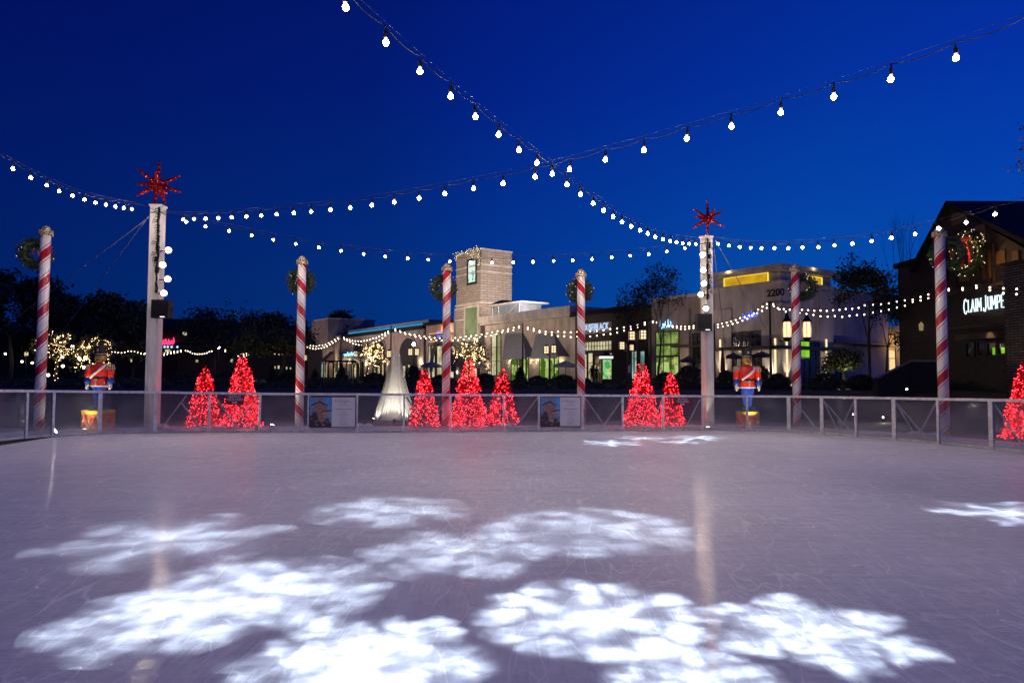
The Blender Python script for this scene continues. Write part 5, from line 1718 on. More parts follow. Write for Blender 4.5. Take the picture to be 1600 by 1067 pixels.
# big wreath on the gable
wx, wz = rz_(1512, 396, -.35)
wr = thing('wreath', 'very large lit wreath with a red ribbon on the gable of the timber restaurant', 'wreath', RF.w(wx, -.35, wz), RF.rz)
wreath_parts(wr, .95, .26, 77, 2200, 60, False)
m_ = MB()
for s in (-1, 1):
    m_.ball((s * .3, -.1, .8), .28, 8, 5, sc=(1.1, .5, .7)); m_.poly([(s * .05, -.1, .75), (s * .45, -.1, -.6), (s * .22, -.1, -.65)], (0, .04, 0))
m_.build('bow', M['ribbon'], wr)
# dark low annex and terrace wall left of it
an = Bld('restaurant_annex', 'dark flat roofed annex on the left of the timber restaurant', 'building', RF, xl0 - 1)
m_ = MB(); xan = rz_(1401, 450)[0]; m_.bx(xan, xl0 + .05, .1, 8, ZP - .3, rz_(1402, 412)[1] - .3); an.part('wall', m_, M['brown_wood'])
m_ = MB(); m_.bx(xan - .15, xl0 + .05, -.1, 8.2, rz_(1402, 412)[1] - .298, rz_(1402, 412)[1]); an.part('roof', m_, M['dark_roof'])
x, z = RF.front(1440, 511, -.1)
m_ = MB(); m_.lathe([(.1, z - .2), (.13, z + .15), (.02, z + .3)], 8, (x, -.12, 0)); br.part('wall_lantern', m_, emit_mat('dim_lantern', (1, .7, .4), .25))
tw0 = D(1372, 592, 31); tw1 = D(1424, 566, 33); tw2 = D(1472, 566, 33)
m_ = MB()
for a, c in ((tw0, tw1), (tw1, tw2)):
    d_ = Vector((c.x - a.x, c.y - a.y, 0)).normalized(); n_ = Vector((-d_.y, d_.x, 0))
    m_.poly([Vector((a.x, a.y, .3)), Vector((c.x, c.y, .3)), c, a], n_ * .25)
o = m_.build('terrace_wall', pbr('dark_terrace_wall', (.03, .025, .022), .8)); tag(o, 'low dark terrace wall with a sloping top in front of the timber restaurant', 'wall')
m_ = MB(); m_.tube([tw0 + Vector((0, 0, .06)), tw1 + Vector((0, 0, .06)), tw2 + Vector((0, 0, .06))], .05, 6); m_.build('coping', M['tan'], o)

# lit shop between the corner building and the restaurant
p0 = D(1358, 590, 58); p1 = D(1412, 590, 58)
LF = Frame((p0.x, 58), R(-4))
bl = Bld('warm_lit_shop', 'small warm lit shop seen between the right leafy tree and the timber restaurant', 'building', LF, 1)
m_ = MB(); m_.bx(-1, 5, .0, 5, ZP - .3, LF.front(1385, 515)[1]); bl.part('wall', m_, M['pale'])
m_ = MB(); m_.bx(-1.2, 5.2, -.5, 5.2, LF.front(1385, 515)[1] + .001, LF.front(1385, 512)[1] + .1); bl.part('roof', m_, M['trim'])
M['w_orange'] = window_mat('amber_shop_window', (.6, .28, .06), (1, .72, .3), 1.0, .8)
bl.pxwin(1378, 1398, 524, 578, M['w_orange'], 2, 3); bl.pxwin(1362, 1372, 535, 550, M['w_cream'], 1, 1)
lamp('POINT', LF.w(3, -1.2, 4.2), 80, (1, .6, .25), .1)

# ------------------------------------------------------------------ plaza posts and the far bulb strings
PP = []
for px, py, Y, lab in ((478, 532, 84, 'behind the second striped pole'), (533, 524, 76, 'left of the wrapped tree on the plaza'), (611, 509, 64, 'right of the wrapped tree, left of the fountain top'), (817, 505, 60, 'between the two grey awnings'),
                       (1015, 500, 52, 'beside the double lantern left of the green windows'), (1116, 505, 47, 'right behind the right white post'), (1203, 470, 42, 'before the street number on the corner building'), (1357, 470, 40, 'beside the right leafy tree'), (1470, 452, 31, 'behind the rightmost striped pole')):
    t = D(px, py, Y); b = Vector((t.x, t.y, ground_h(t.x, t.y)))
    p = thing('festoon_post', 'thin dark plaza post ' + lab, 'post', b, 0, 'thin posts carrying the plaza bulb strings')
    H = t.z - b.z
    MB().tube([(0, 0, 0), (0, 0, H)], [.075, .06], 8).build('shaft', M['dark_metal'], p)
    MB().lathe([(.14, 0), (.14, .25), (.08, .3)], 10).build('base', M['dark_metal'], p)
    PP.append((px, t))
FB = {Y_: bulb_mesh(r, M['far_bulb'], 6, 4) for Y_, r in ((30, .036), (45, .044), (60, .052), (80, .055))}
FST = [  # polyline, Y left, Y right, number of bulbs, label
    ([(478, 539), (493, 540.5), (507, 539), (517, 534), (530, 527)], 84, 76, 11, 'upper bulb string over the far shops just right of the second striped pole'),
    ([(478, 541), (484, 543.5), (493, 545), (505, 543), (517, 537.5), (531, 528)], 84, 76, 12, 'lower bulb string over the far shops just right of the second striped pole'),
    ([(535, 527), (548, 532), (564, 533), (579, 530), (592, 526), (609, 516)], 76, 64, 16, 'upper bulb string above the wrapped tree on the plaza'),
    ([(536, 529), (553, 537), (567, 539), (579, 537), (593, 531.7), (609, 518)], 76, 64, 16, 'lower bulb string above the wrapped tree on the plaza'),
    ([(614, 513), (630, 519), (646.6, 523.4), (671, 527), (700, 528.5), (740, 524), (766, 520), (783, 516.5), (800, 513), (815, 508)], 64, 60, 25, 'upper bulb string in front of the stone tower foot'),
    ([(614, 516), (639, 523), (662, 529), (700, 532), (740, 528), (766, 524), (783, 519.5), (800, 516), (815, 511)], 64, 60, 24, 'lower bulb string in front of the stone tower foot'),
    ([(820, 511), (837, 515), (853, 518), (885, 518.7), (918, 518), (951, 514.8), (979, 511), (1013, 503)], 60, 52, 19, 'upper bulb string over the grey awnings and the timber shop'),
    ([(820, 513), (836, 517), (852, 522), (884, 525.7), (917, 526), (953, 521.7), (988, 513), (1013, 505)], 60, 52, 19, 'lower bulb string over the grey awnings and the timber shop'),
    ([(1017, 501), (1030, 503.5), (1044, 508), (1064, 510), (1085, 509), (1114, 505.5)], 52, 47, 15, 'upper bulb string over the green lit windows'),
    ([(1017, 503), (1036, 507), (1051, 511), (1066, 514), (1085, 513), (1114, 508.5)], 52, 47, 15, 'lower bulb string over the green lit windows'),
    ([(1118, 507), (1124, 506.5), (1141, 502), (1156, 497.5), (1174, 491.5), (1188, 482), (1202, 473)], 47, 42, 12, 'upper bulb string rising across the corner building'),
    ([(1118, 511), (1132, 509.5), (1148, 505), (1165, 499), (1181, 491), (1191, 485.6), (1202, 478)], 47, 42, 11, 'lower bulb string rising across the corner building'),
    ([(1205, 473), (1215, 481), (1228, 483), (1249, 483.8), (1270, 485), (1292, 485), (1317, 483), (1340, 480.6), (1356, 475)], 42, 40, 16, 'upper bulb string across the lantern lit face of the corner building'),
    ([(1205, 475), (1219, 484), (1228, 487), (1255, 490), (1278, 493.6), (1301, 494.6), (1325, 494), (1350, 491), (1356, 489)], 42, 40, 14, 'lower bulb string across the lantern lit face of the corner building'),
    ([(1358, 477), (1378, 476), (1406, 471), (1419.5, 469), (1434, 465.4), (1448, 461), (1469, 455)], 40, 31, 9, 'upper bulb string between the right leafy tree and the rightmost striped pole'),
    ([(1358, 490), (1380, 486), (1403, 481), (1417, 477), (1428.6, 471), (1444, 467.5), (1469, 458)], 40, 31, 9, 'lower bulb string between the right leafy tree and the rightmost striped pole'),
    ([(1472, 452.5), (1500, 450), (1532, 447), (1549, 449.6), (1568, 451), (1587, 452), (1620, 452)], 31, 24, 7, 'upper bulb string above the white lettered sign'),
    ([(1472, 455), (1500, 452), (1529, 450.5), (1546, 454), (1565, 457.5), (1582, 459.5), (1620, 461)], 31, 24, 7, 'lower bulb string above the white lettered sign'),
    ([(172, 549), (190, 551), (204, 548.5), (224, 553), (249, 555), (266, 552.5), (285, 549)], 80, 78, 22, 'bulb string low behind the left white post'),
    ([(224, 551.5), (249, 553), (266, 550), (285, 547.5)], 80, 78, 12, 'upper short bulb string just right of the left white post'),
    ([(288, 547), (305, 553), (314, 553.3), (324, 551), (340, 545)], 78, 76, 14, 'bulb string above the smaller left red tree'),
    ([(350, 546), (365, 552), (380, 553.3), (395, 551), (412, 545)], 76, 72, 15, 'upper bulb string crossing the tip of the tall left red tree'),
    ([(350, 548), (365, 555), (380, 556.5), (395, 553.5), (412, 546)], 76, 72, 15, 'lower bulb string crossing the tip of the tall left red tree'),
    ([(413, 546), (427, 552.5), (439, 553.5), (452, 547.5), (466, 537)], 72, 70, 15, 'lower bulb string left of the second striped pole'),
    ([(424, 541), (435, 545), (449, 544), (466, 538)], 72, 70, 11, 'upper bulb string left of the second striped pole')]


def resample(P, n):
    # smooth through the points (Catmull-Rom), even spacing
    pts = []
    for i in range(len(P) - 1):
        p0 = P[max(i - 1, 0)]; p1 = P[i]; p2 = P[i + 1]; p3 = P[min(i + 2, len(P) - 1)]
        for k in range(10):
            t = k / 10
            pts.append(.5 * ((2 * p1) + (p2 - p0) * t + (2 * p0 - 5 * p1 + 4 * p2 - p3) * t * t + (3 * p1 - p0 - 3 * p2 + p3) * t * t * t))
    pts.append(P[-1])
    L = [0]
    for i in range(1, len(pts)): L.append(L[-1] + (pts[i] - pts[i - 1]).length)
    out = []; j = 0
    for k in range(n):
        d = L[-1] * (k + .5) / n
        while j < len(L) - 2 and L[j + 1] < d: j += 1
        f = (d - L[j]) / max(1e-6, L[j + 1] - L[j])
        out.append(pts[j].lerp(pts[j + 1], f))
    return pts, out


for pl, Y0, Y1, n, lab in FST:
    xa, xb = pl[0][0], pl[-1][0]
    P = [D(x, y, Y0 + (Y1 - Y0) * (x - xa) / (xb - xa)) for x, y in pl]
    pts, bl_ = resample(P, n)
    org = pts[len(pts) // 2]
    fs = thing('festoon_light', lab, 'string light', org, 0, 'small bulb strings over the plaza')
    MB().tube([p + Vector((0, 0, .1)) for p in pts[::3]], .012, 4).build('cable', M['wire'], fs, off=org)
    me = FB[min(FB, key=lambda q: abs(q - (Y0 + Y1) / 2))]
    for p in bl_:
        inst(me, 'bulb', fs, p - org + Vector((0, 0, rnd.uniform(-.03, .03))))

# ------------------------------------------------------------------ lamp posts with square lanterns


def lamp_post(lan, Y, lab, bright=None, energy=25, r=.2):
    """lan: lantern pixel centres with half height in px"""
    cx = sum(q[0] for q in lan) / len(lan)
    t = D(cx, lan[0][1], Y); b = Vector((t.x, t.y, ground_h(t.x, t.y)))
    p = thing('lamp_post', lab, 'street lamp', b, 0, 'lantern lamp posts on the plaza')
    H = t.z - b.z
    m_ = MB(); m_.tube([(0, 0, 0), (0, 0, .5), (0, 0, H + .2)], [.1, .07, .05], 8); m_.lathe([(.2, 0), (.2, .2), (.1, .4)], 10); m_.build('pole', M['dark_metal'], p)
    for q in lan:
        c = D(q[0], q[1], Y) - b; h = q[2] * Y / FPX
        m_ = MB(); m_.box(c, (h * 1.1, h * 1.1, h * 1.6)); o = m_.build('lantern', M['lantern'], p)
        f = MB()
        f.lathe([(h * .95, h * .86), (h * .5, h * 1.15), (h * .08, h * 1.3)], 4, c, 0, 1, Matrix.Rotation(PI / 4, 3, 'Z')); f.box(c - Vector((0, 0, h * .93)), (h * 1.4, h * 1.4, h * .13))
        for sx in (-1, 1):
            for sy in (-1, 1): f.box(c + Vector((sx * h * .57, sy * h * .57, 0)), (h * .14, h * .14, h * 1.7))
            f.box(c + Vector((0, sx * h * .57, 0)), (h * .1, h * .05, h * 1.7)); f.box(c + Vector((sx * h * .57, 0, 0)), (h * .05, h * .1, h * 1.7))
        f.box(c + Vector((0, 0, h * .3)), (h * 1.2, h * 1.2, h * .1)); f.box(c + Vector((0, 0, -h * .3)), (h * 1.2, h * 1.2, h * .1))
        f.build('lantern_frame', M['dark_metal'], o)
        if len(lan) > 1: MB().tube([(0, 0, c.z - h * 1.3), (c.x * .6, c.y, c.z - h * 1.25), (c.x, c.y, c.z - h)], .03, 5).build('arm', M['dark_metal'], p)
    if energy: lamp('POINT', b + Vector((0, -.8, H)), energy, (1, .74, .42), .15)
    if bright:
        c = D(bright[0], bright[1], Y) - b
        MB().ball(c, .16, 10, 6).build('bright_globe', M['flood'], p, smooth=True)
        MB().tube([(0, 0, H + .1), (c.x, c.y, c.z)], .03, 5).build('globe_stem', M['dark_metal'], p)
    return p


lamp_post([(641.5, 550, 5.5), (652, 550, 5.5)], 66, 'twin lantern lamp post right of the fountain with a bright globe above', (646.5, 538))
lamp_post([(608, 553, 5.5)], 62, 'single lantern lamp post beside the fountain tip')
lamp_post([(853.5, 546.5, 6.5), (865, 545.5, 6.5)], 52, 'twin lantern lamp post in front of the right grey awning')
lamp_post([(987, 524.5, 7.5), (1004.5, 523, 8)], 44, 'large twin lantern lamp post left of the tall middle red tree')
lamp_post([(971.5, 540, 6.5), (987, 543, 5)], 54, 'smaller twin lantern lamp post just left of the large twin lantern')
lamp_post([(476, 559, 4.5)], 78, 'single lantern lamp post right beside the second striped pole')
lamp_post([(724, 551, 5.5), (741, 550, 5.5)], 64, 'twin lantern lamp post glowing inside the wrapped tree at the tower')
lamp_post([(556, 553, 4.5), (571, 553, 4.5)], 74, 'twin lantern lamp post inside the wrapped tree near the arbour')
lamp_post([(41, 553, 3.2)], 70, 'small lantern lamp post in the dark left of the leftmost striped pole', None, 8)
lamp_post([(341, 543, 1.4)], 72, 'small bright star of a lamp between the two left red trees', (341, 543), 10)

# ------------------------------------------------------------------ trees


def grow(rg, base, height, r0, spread, levels, split=3, lean=.0, droop=0.0):
    """returns segments (p0, p1, r0, r1, level) and tips"""
    segs = []; tips = []

    def rec(p, d, L, r, lv):
        n = 3
        q = p.copy(); dd = d.copy(); rr = r
        for i in range(n):
            dd = (dd + Vector((rg.gauss(0, .12), rg.gauss(0, .12), rg.gauss(.02 - droop * .1, .08)))).normalized()
            q2 = q + dd * L / n; r2 = rr * .86
            segs.append((q.copy(), q2.copy(), rr, r2, lv)); q = q2; rr = r2
            if lv >= levels - 1: tips.append(q.copy())
        if lv < levels:
            for k in range(split if lv else split + 1):
                a = 2 * PI * (k + rg.random()) / (split + (0 if lv else 1))
                o = dd.orthogonal().normalized(); o.rotate(Matrix.Rotation(a, 3, dd))
                nd = (dd * rg.uniform(.6, 1.0) + o * spread * rg.uniform(.7, 1.3)).normalized()
                rec(q.copy(), nd, L * rg.uniform(.6, .8), rr * .68, lv + 1)
        else:
            tips.append(q.copy())
    rec(Vector(base), Vector((lean, 0, 1)).normalized(), height * .36, r0, 0)
    return segs, tips


def seg_mesh(segs, nmax=6):
    m_ = MB()
    for p0, p1, r0, r1, lv in segs:
        m_.tube([p0, p1], [r0, r1], max(3, nmax - lv), cap=False)
    return m_


def fit(segs, tips, H, Wd):
    """scale a grown skeleton to the wanted height and half width"""
    zm = max(t.z for t in tips); wm = max(max(abs(t.x), abs(t.y)) for t in tips)
    s = Vector((Wd / wm, Wd / wm, H / zm))
    f = lambda p: Vector((p.x * s.x, p.y * s.y, p.z * s.z))
    return [(f(a), f(b), r, q, l) for a, b, r, q, l in segs], [f(t) for t in tips]


def broad_tree(px, pyt, pyb, Y, wpx, lab, seed, n_leaf, lsize, name='broadleaf_tree', cat='tree', group='dark trees around the plaza', levels=3, leaf='leaf', clump=.5, r0=.16, spread=.75, zbase=None, lean=0.0, split=3):
    b = D(px, pyb, Y)
    b.z = ground_h(b.x, b.y) if zbase is None else zbase
    H = D(px, pyt, Y).z - b.z; W = wpx * Y / FPX / 2
    rg = random.Random(seed)
    segs, tips = grow(rg, (0, 0, 0), H, r0, spread, levels, split, lean)
    segs, tips = fit(segs, tips, H * .96, W * .94)
    t = thing(name, lab, cat, b, 0, group)
    seg_mesh(segs).build('trunk', M['bark'], t)
    if n_leaf:
        lf = MB()
        keep = [q for q in tips if rg.random() < .85]
        for _ in range(n_leaf):
            q = rg.choice(keep)
            s = clump * (.5 + rg.random())
            gz = lambda k: max(-1.3, min(1.3, rg.gauss(0, 1))) * k
            lf.leaf(q + Vector((gz(s * .5), gz(s * .5), gz(s * .36))), lsize * rg.uniform(.6, 1.3), rg, asp=.55)
        lf.build('crown', M[leaf], t)
    return t


broad_tree(1000, 432, 596, 50, 84, 'slim young tree with sparse leaves left of the tallest red tree tip', 101, 1300, .11, levels=4, spread=.55, clump=.5, r0=.09, lean=-.05)
broad_tree(1028, 402, 596, 49, 92, 'taller slim young tree with sparse leaves in front of the green lit windows', 102, 1500, .11, levels=4, spread=.5, clump=.55, r0=.1, lean=.03)
broad_tree(1358, 386, 600, 41, 112, 'loose leafy young tree before the right wing of the corner building', 103, 2900, .12, levels=4, spread=.55, clump=.5, r0=.1)
broad_tree(1384, 440, 600, 43, 64, 'smaller leafy tree crowding the right leafy tree', 104, 1500, .12, levels=4, spread=.55, clump=.5, r0=.08)
broad_tree(1420, 312, 590, 47, 120, 'bare branched tree rising behind the dark annex', 105, 0, .1, levels=4, spread=.45, r0=.13)
broad_tree(1652, 150, 600, 14, 190, 'leafy tree whose branch tips reach in at the right edge of the sky', 106, 2200, .05, levels=4, spread=.7, clump=.3, r0=.1)
for a in ((15, 428, 590, 70, 190, 'big black tree mass at the left edge', 110, 9000, .3), (125, 488, 590, 78, 90, 'dark tree behind the leftmost striped pole', 111, 5000, .3), (172, 463, 590, 72, 110, 'dark tree with an upright top left of the left white post', 112, 6000, .28),
          (206, 474, 590, 82, 56, 'dark tree right behind the left white post', 113, 4500, .3), (333, 482, 590, 62, 96, 'airy dark tree with sky showing through, right of the left white post', 114, 2300, .2),
          (398, 490, 590, 85, 44, 'narrow dark tree behind the tall left red tree', 115, 3000, .28), (422, 494, 590, 88, 40, 'narrow dark tree just right of the other narrow one', 116, 2800, .28), (452, 493, 590, 90, 66, 'dark tree behind the second striped pole', 117, 3200, .3),
          (-70, 450, 590, 66, 120, 'black tree beyond the left edge', 118, 3000, .3), (60, 480, 590, 85, 100, 'dark tree low between the leftmost pole and the left edge', 119, 4000, .3)):
    broad_tree(*a[:6], a[6], a[7], a[8], clump=1.4, r0=.25, spread=.8)
broad_tree(386, 517, 592, 60, 60, 'low olive tree behind the tall left red tree, lit from the shops', 120, 2600, .16, leaf='leaf_olive', clump=.8)
broad_tree(437, 515, 592, 62, 66, 'low olive tree left of the second striped pole, lit from the shops', 121, 2600, .16, leaf='leaf_olive', clump=.8)
broad_tree(533, 485, 497, 128, 26, 'round tree top showing above the far left shop block', 122, 2200, .5, clump=1.5, r0=.3)
broad_tree(1318, 548, 600, 40, 56, 'bushy olive tree in front of the right wing of the corner building', 123, 2600, .11, leaf='leaf_olive', clump=.55)
lamp('POINT', D(1318, 590, 38.6), 40, (.9, 1, .5), .1)
lamp('POINT', D(415, 572, 58), 50, (1, .85, .4), .2)


def wrapped_tree(px, pyt, pyb, Y, wpx, lab, seed, step=.14, zbase=None, bulbs=()):
    b = D(px, pyb, Y); b.z = ground_h(b.x, b.y) if zbase is None else zbase
    H = D(px, pyt, Y).z - b.z; W = wpx * Y / FPX / 2
    rg = random.Random(seed)
    segs, tips = grow(rg, (0, 0, 0), H, .13, .95, 4, 3)
    segs, tips = fit(segs, tips, H, W)
    t = thing('wrapped_tree', lab, 'tree', b, 0, 'bare trees wrapped in fairy lights')
    seg_mesh(segs).build('trunk', M['bark'], t)
    ld = []; a = 0
    for p0, p1, r0, r1, lv in segs:
        L = (p1 - p0).length; n = max(2, int(L / (step * (1 + .15 * lv))))
        d = (p1 - p0).normalized(); o = d.orthogonal().normalized()
        for k in range(n):
            a += 2.2
            if rg.random() < (.12 if lv < 3 else .72): continue
            e = o.copy(); e.rotate(Matrix.Rotation(a, 3, d))
            ld.append((p0.lerp(p1, k / n) + e * (r0 + .03), rg.uniform(.012, .022) * Y / 50))
    fairy_lights(t, ld, M['warm_led'], 1)
    lf = MB()
    for _ in range(900):
        lf.leaf(rg.choice(tips) + Vector((rg.gauss(0, .3), rg.gauss(0, .3), rg.gauss(0, .2))), .12, rg)
    lf.build('foliage', M['leaf_olive'], t)
    lamp('POINT', b + Vector((0, -1.0, H * .55)), 40, (1, .7, .3), .3)
    return t


wrapped_tree(86, 517, 590, 50, 78, 'bare tree wrapped in warm fairy lights right of the leftmost striped pole', 201)
wrapped_tree(150, 525, 592, 54, 66, 'bare tree wrapped in warm fairy lights behind the left toy soldier', 202)
wrapped_tree(571, 534, 590, 66, 62, 'tree wrapped in warm fairy lights near the dark arbour', 203, .16)
wrapped_tree(734, 528, 592, 60, 62, 'tree wrapped in warm fairy lights at the foot of the stone tower', 204, .16)
# bright small lamps hanging among the two left wrapped trees
for i, (px, py) in enumerate(((91, 527), (113, 541), (97, 558), (124, 560), (133, 559), (131, 574), (98, 572), (75, 586), (172, 597), (34, 565), (50, 567), (8, 553))):
    p = D(px, py, 52 if px > 60 else 70)
    o = MB().ball((0, 0, 0), .11 if py < 590 else .07, 8, 6).build('globe', M['far_bulb'], None, True, loc=p)
    o.name = 'hanging_globe'
    tag(o, ('globe lamp highest in the left wrapped tree', 'globe lamp between the two left wrapped trees, upper one', 'globe lamp low in the left wrapped tree near its trunk', 'left one of two globe lamps left of the left toy soldier', 'right one of two globe lamps left of the left toy soldier, at its shoulder',
                'globe lamp at the cuff of the left toy soldier', 'small globe lamp right of the left wrapped trunk', 'small lamp right beside the leftmost striped pole near the rail', 'small lamp right below the hand of the left toy soldier', 'far lamp below the small lantern left of the leftmost striped pole',
                'far pinkish lamp nearest the leftmost striped pole', 'far lamp at the very left edge')[i], 'lamp', 'globe lamps in the dark on the left')


def shrub(px, pyt, Y, wpx, lab, seed, kind='round', n=1300, mat='leaf', group='dark shrubs along the plaza edge', ls=.09):
    b = D(px, 600, Y); b.z = ground_h(b.x, b.y)
    H = D(px, pyt, Y).z - b.z; W = wpx * Y / FPX / 2
    rg = random.Random(seed)
    t = thing('conical_shrub' if kind == 'cone' else 'shrub', lab, 'shrub', b, 0, group)
    m_ = MB(); m_.tube([(0, 0, 0), (0, 0, H * .7)], [.05, .015], 5); m_.build('stem', M['bark'], t)
    lf = MB()
    for _ in range(n):
        f = rg.random(); a = rg.uniform(0, 2 * PI)
        if kind == 'cone':
            f = 1 - math.sqrt(f); r = W * (1 - f) ** .75 * (.9 + .2 * math.sin(f * 20 + a * 3))
        else:
            r = W * math.sin(PI * min(1, .12 + f * .88)) ** .5 * (.8 + .3 * math.sin(a * 3 + seed) * math.sin(f * 7 + seed))
        r *= rg.uniform(.55, 1.05)
        lf.leaf((math.cos(a) * r, math.sin(a) * r * .8, f * H), ls * rg.uniform(.6, 1.4), rg, asp=.5)
    lf.build('foliage', M[mat], t)


for i, (px, pyt, Y, wpx, kind) in enumerate(((533, 568, 46, 26, 'cone'), (492, 576, 48, 17, 'cone'), (813, 572, 44, 26, 'cone'), (425, 570, 50, 18, 'cone'), (645, 572, 47, 30, 'round'), (690, 586, 46, 40, 'round'), (757, 584, 47, 40, 'round'), (840, 588, 46, 36, 'round'), (585, 583, 47, 44, 'round'),
                                              (880, 586, 46, 44, 'round'), (1075, 572, 41, 52, 'round'), (1040, 582, 42, 40, 'round'), (1135, 580, 38, 40, 'round'), (1188, 572, 38, 34, 'round'), (1215, 584, 37, 40, 'round'), (1290, 584, 37, 60, 'round'), (1345, 586, 36, 50, 'round'), (910, 590, 45, 30, 'round'), (350, 582, 46, 60, 'round'), (450, 582, 47, 40, 'round'), (285, 585, 46, 60, 'round'))):
    shrub(px, pyt, Y, wpx, ('dark ' + ('conical shrub ' if kind == 'cone' else 'round shrub ')) + (
        'right of the second striped pole by the arbour', 'smaller, between the second striped pole and the arbour', 'before the left grey awning', 'between the tall left red tree and the second striped pole', 'below the bright globe lamp right of the fountain', 'behind the small red tree right of the fountain',
        'behind the biggest middle red tree', 'right of the conical one before the left grey awning', 'left of the fountain below the wrapped tree', 'left of the pole behind the right notice board', 'between the two right red trees, tall', 'right beside the tall right red tree', 'left of the right toy soldier',
        'right of the right toy soldier, tall', 'between the right toy soldier and the next striped pole', 'right of the striped pole below the large lanterns', 'under the right leafy tree', 'just right of the pole behind the right notice board', 'between the two left red trees', 'left of the second striped pole, low', 'left of the smaller left red tree')[i], 300 + i, kind)
hg = MB(); rg = random.Random(55)
for _ in range(15000):
    px = rg.uniform(-100, 1700); Y = rg.uniform(35, 37.5)
    p = D(px, 600, Y)
    hg.leaf((p.x, p.y, ground_h(p.x, p.y) + rg.uniform(0, .42) * (1 + .3 * math.sin(p.x * 1.1))), rg.uniform(.06, .12), rg, asp=.5)
tag(hg.build('ground_cover', M['leaf']), 'low dark planting along the plaza edge behind the rink', 'planting', None, 'stuff')

# ------------------------------------------------------------------ umbrellas, kiosk, arbour, people


def umbrella(px, pyt, pye, Y, wpx, mat, lab, closed=False):
    t = D(px, pyt, Y); b = Vector((t.x, t.y, ground_h(t.x, t.y))); H = t.z - b.z
    e = D(px, pye, Y).z - b.z; W = wpx * Y / FPX / 2
    u = thing('patio_umbrella', lab, 'umbrella', b, 0, 'umbrellas on the plaza')
    MB().tube([(0, 0, 0), (0, 0, H + .08)], .03, 6).build('pole', M['dark_metal'], u)
    MB().lathe([(.3, 0), (.3, .06), (.05, .12)], 10).build('base', M['dark_metal'], u)
    m_ = MB()
    if closed: m_.lathe([(.06, e), (W, e + .1), (W * .8, (H + e) / 2), (.05, H)], 8)
    else: m_.lathe([(W, e - .18), (W, e), (W * .5, e + (H - e) * .55), (.05, H), (.04, H - .03), (W * .5, e + (H - e) * .5), (W * .98, e - .02), (W * .98, e - .18)], 8)
    m_.build('canopy', mat, u)


umbrella(674, 565, 571, 58, 34, M['umbrella'], 'pale open umbrella behind the small red tree right of the fountain')
umbrella(884, 563.5, 570.5, 54, 36, M['umbrella'], 'pale open umbrella left of the pole behind the right notice board')
umbrella(748, 566, 572, 62, 26, M['umbrella'], 'pale open umbrella at the foot of the stone tower')
umbrella(1146, 551, 556, 44, 24, M['umbrella_dark'], 'dark open umbrella left of the right toy soldier')
umbrella(1190, 549, 554, 43, 28, M['umbrella_dark'], 'dark open umbrella right of the right toy soldier')
umbrella(1129, 546, 582, 44, 8, M['maroon'], 'folded maroon umbrella close to the right white post', True)
umbrella(1075, 557, 562, 46, 24, M['umbrella_dark'], 'dark open umbrella between the two right red trees')

# kiosk
kt = D(948.5, 549, 52); kb = Vector((kt.x, kt.y, ZP)); kk = thing('advertising_kiosk', 'lit kiosk with dark hipped roof and green poster before the timber shop', 'kiosk', kb, R(4))
k_ = lambda py: D(948.5, py, 52).z - ZP
wk = 15.5 * 52 / FPX
MB().box((0, wk / 2, k_(594) / 2), (wk + .1, wk + .1, k_(594))).build('base', M['dark_metal'], kk)
MB().box((0, wk / 2, (k_(594) + k_(560)) / 2), (wk, wk, k_(560) - k_(594) - .02)).build('body', M['dark_metal'], kk)
m, nt, out = new_mat('kiosk_poster')
tc = nt.n('ShaderNodeTexCoord').outputs['Object']
n1 = nt.noise(tc, 1.1, 3, .5, .8); n2 = nt.noise(nt.mapping(tc, (1, 1, .8), (0, 0, 0), (9, 0, 0)), 2.6, 4, .6)
s_ = nt.n('ShaderNodeSeparateXYZ'); nt.l(tc, s_.inputs[0])
c = nt.mix(nt.smooth(n2, .42, .5), (.05, .42, .12), (.35, .7, .25)); c = nt.mix(nt.smooth(n1, .52, .56), c, (.85, .5, .2)); c = nt.mix(nt.smooth(n2, .6, .64), c, (.75, .85, .8))
em = nt.n('ShaderNodeEmission'); nt.l(c, em.inputs[0]); em.inputs[1].default_value = .9; nt.l(em.outputs[0], out.inputs[0])
MB().box((0, -.03, (k_(592) + k_(562)) / 2), (wk * .86, .03, k_(562) - k_(592))).build('poster', m, kk)
MB().box((0, wk / 2, (k_(560) + k_(556.5)) / 2), (wk + .16, wk + .16, k_(556.5) - k_(560))).build('light_band', M['kiosk_white'], kk)
MB().lathe([(wk * .85, k_(556.4)), (wk * .85, k_(556)), (wk * .3, k_(551)), (.03, k_(549))], 4, (0, wk / 2, 0), 0, 1, Matrix.Rotation(PI / 4, 3, 'Z')).build('roof', M['dark_roof'], kk)

# dark arbour of arches and rails
ab = D(535, 590, 60); ab.z = ground_h(ab.x, ab.y)
arb = thing('arbour', 'dark metal arbour with round arches on the plaza left of the fountain', 'arbour', ab)
for (a0, a1) in ((513, 521), (549, 560)):
    x0 = D(a0, 590, 60).x - ab.x; x1 = D(a1, 590, 60).x - ab.x
    zt = D(535, 565.5, 60).z - ab.z; r_ = (x1 - x0) / 2
    pts = [(x0, 0, 0)] + [((x0 + x1) / 2 - r_ * math.cos(a), 0, zt - r_ + r_ * math.sin(a)) for a in [PI * k / 10 for k in range(11)]] + [(x1, 0, 0)]
    MB().tube(pts, .07, 6).build('arch', M['dark_metal'], arb)
zt = D(535, 564.5, 60).z - ab.z
MB().tube([(D(508, 590, 60).x - ab.x, 0, zt), (D(556, 590, 60).x - ab.x, 0, zt)], .08, 6).build('top_rail', M['dark_metal'], arb)
for px in (508, 527, 541, 566):
    x = D(px, 590, 60).x - ab.x
    MB().tube([(x, 0, 0), (x, 0, zt)], .05, 6).build('post', M['dark_metal'], arb)


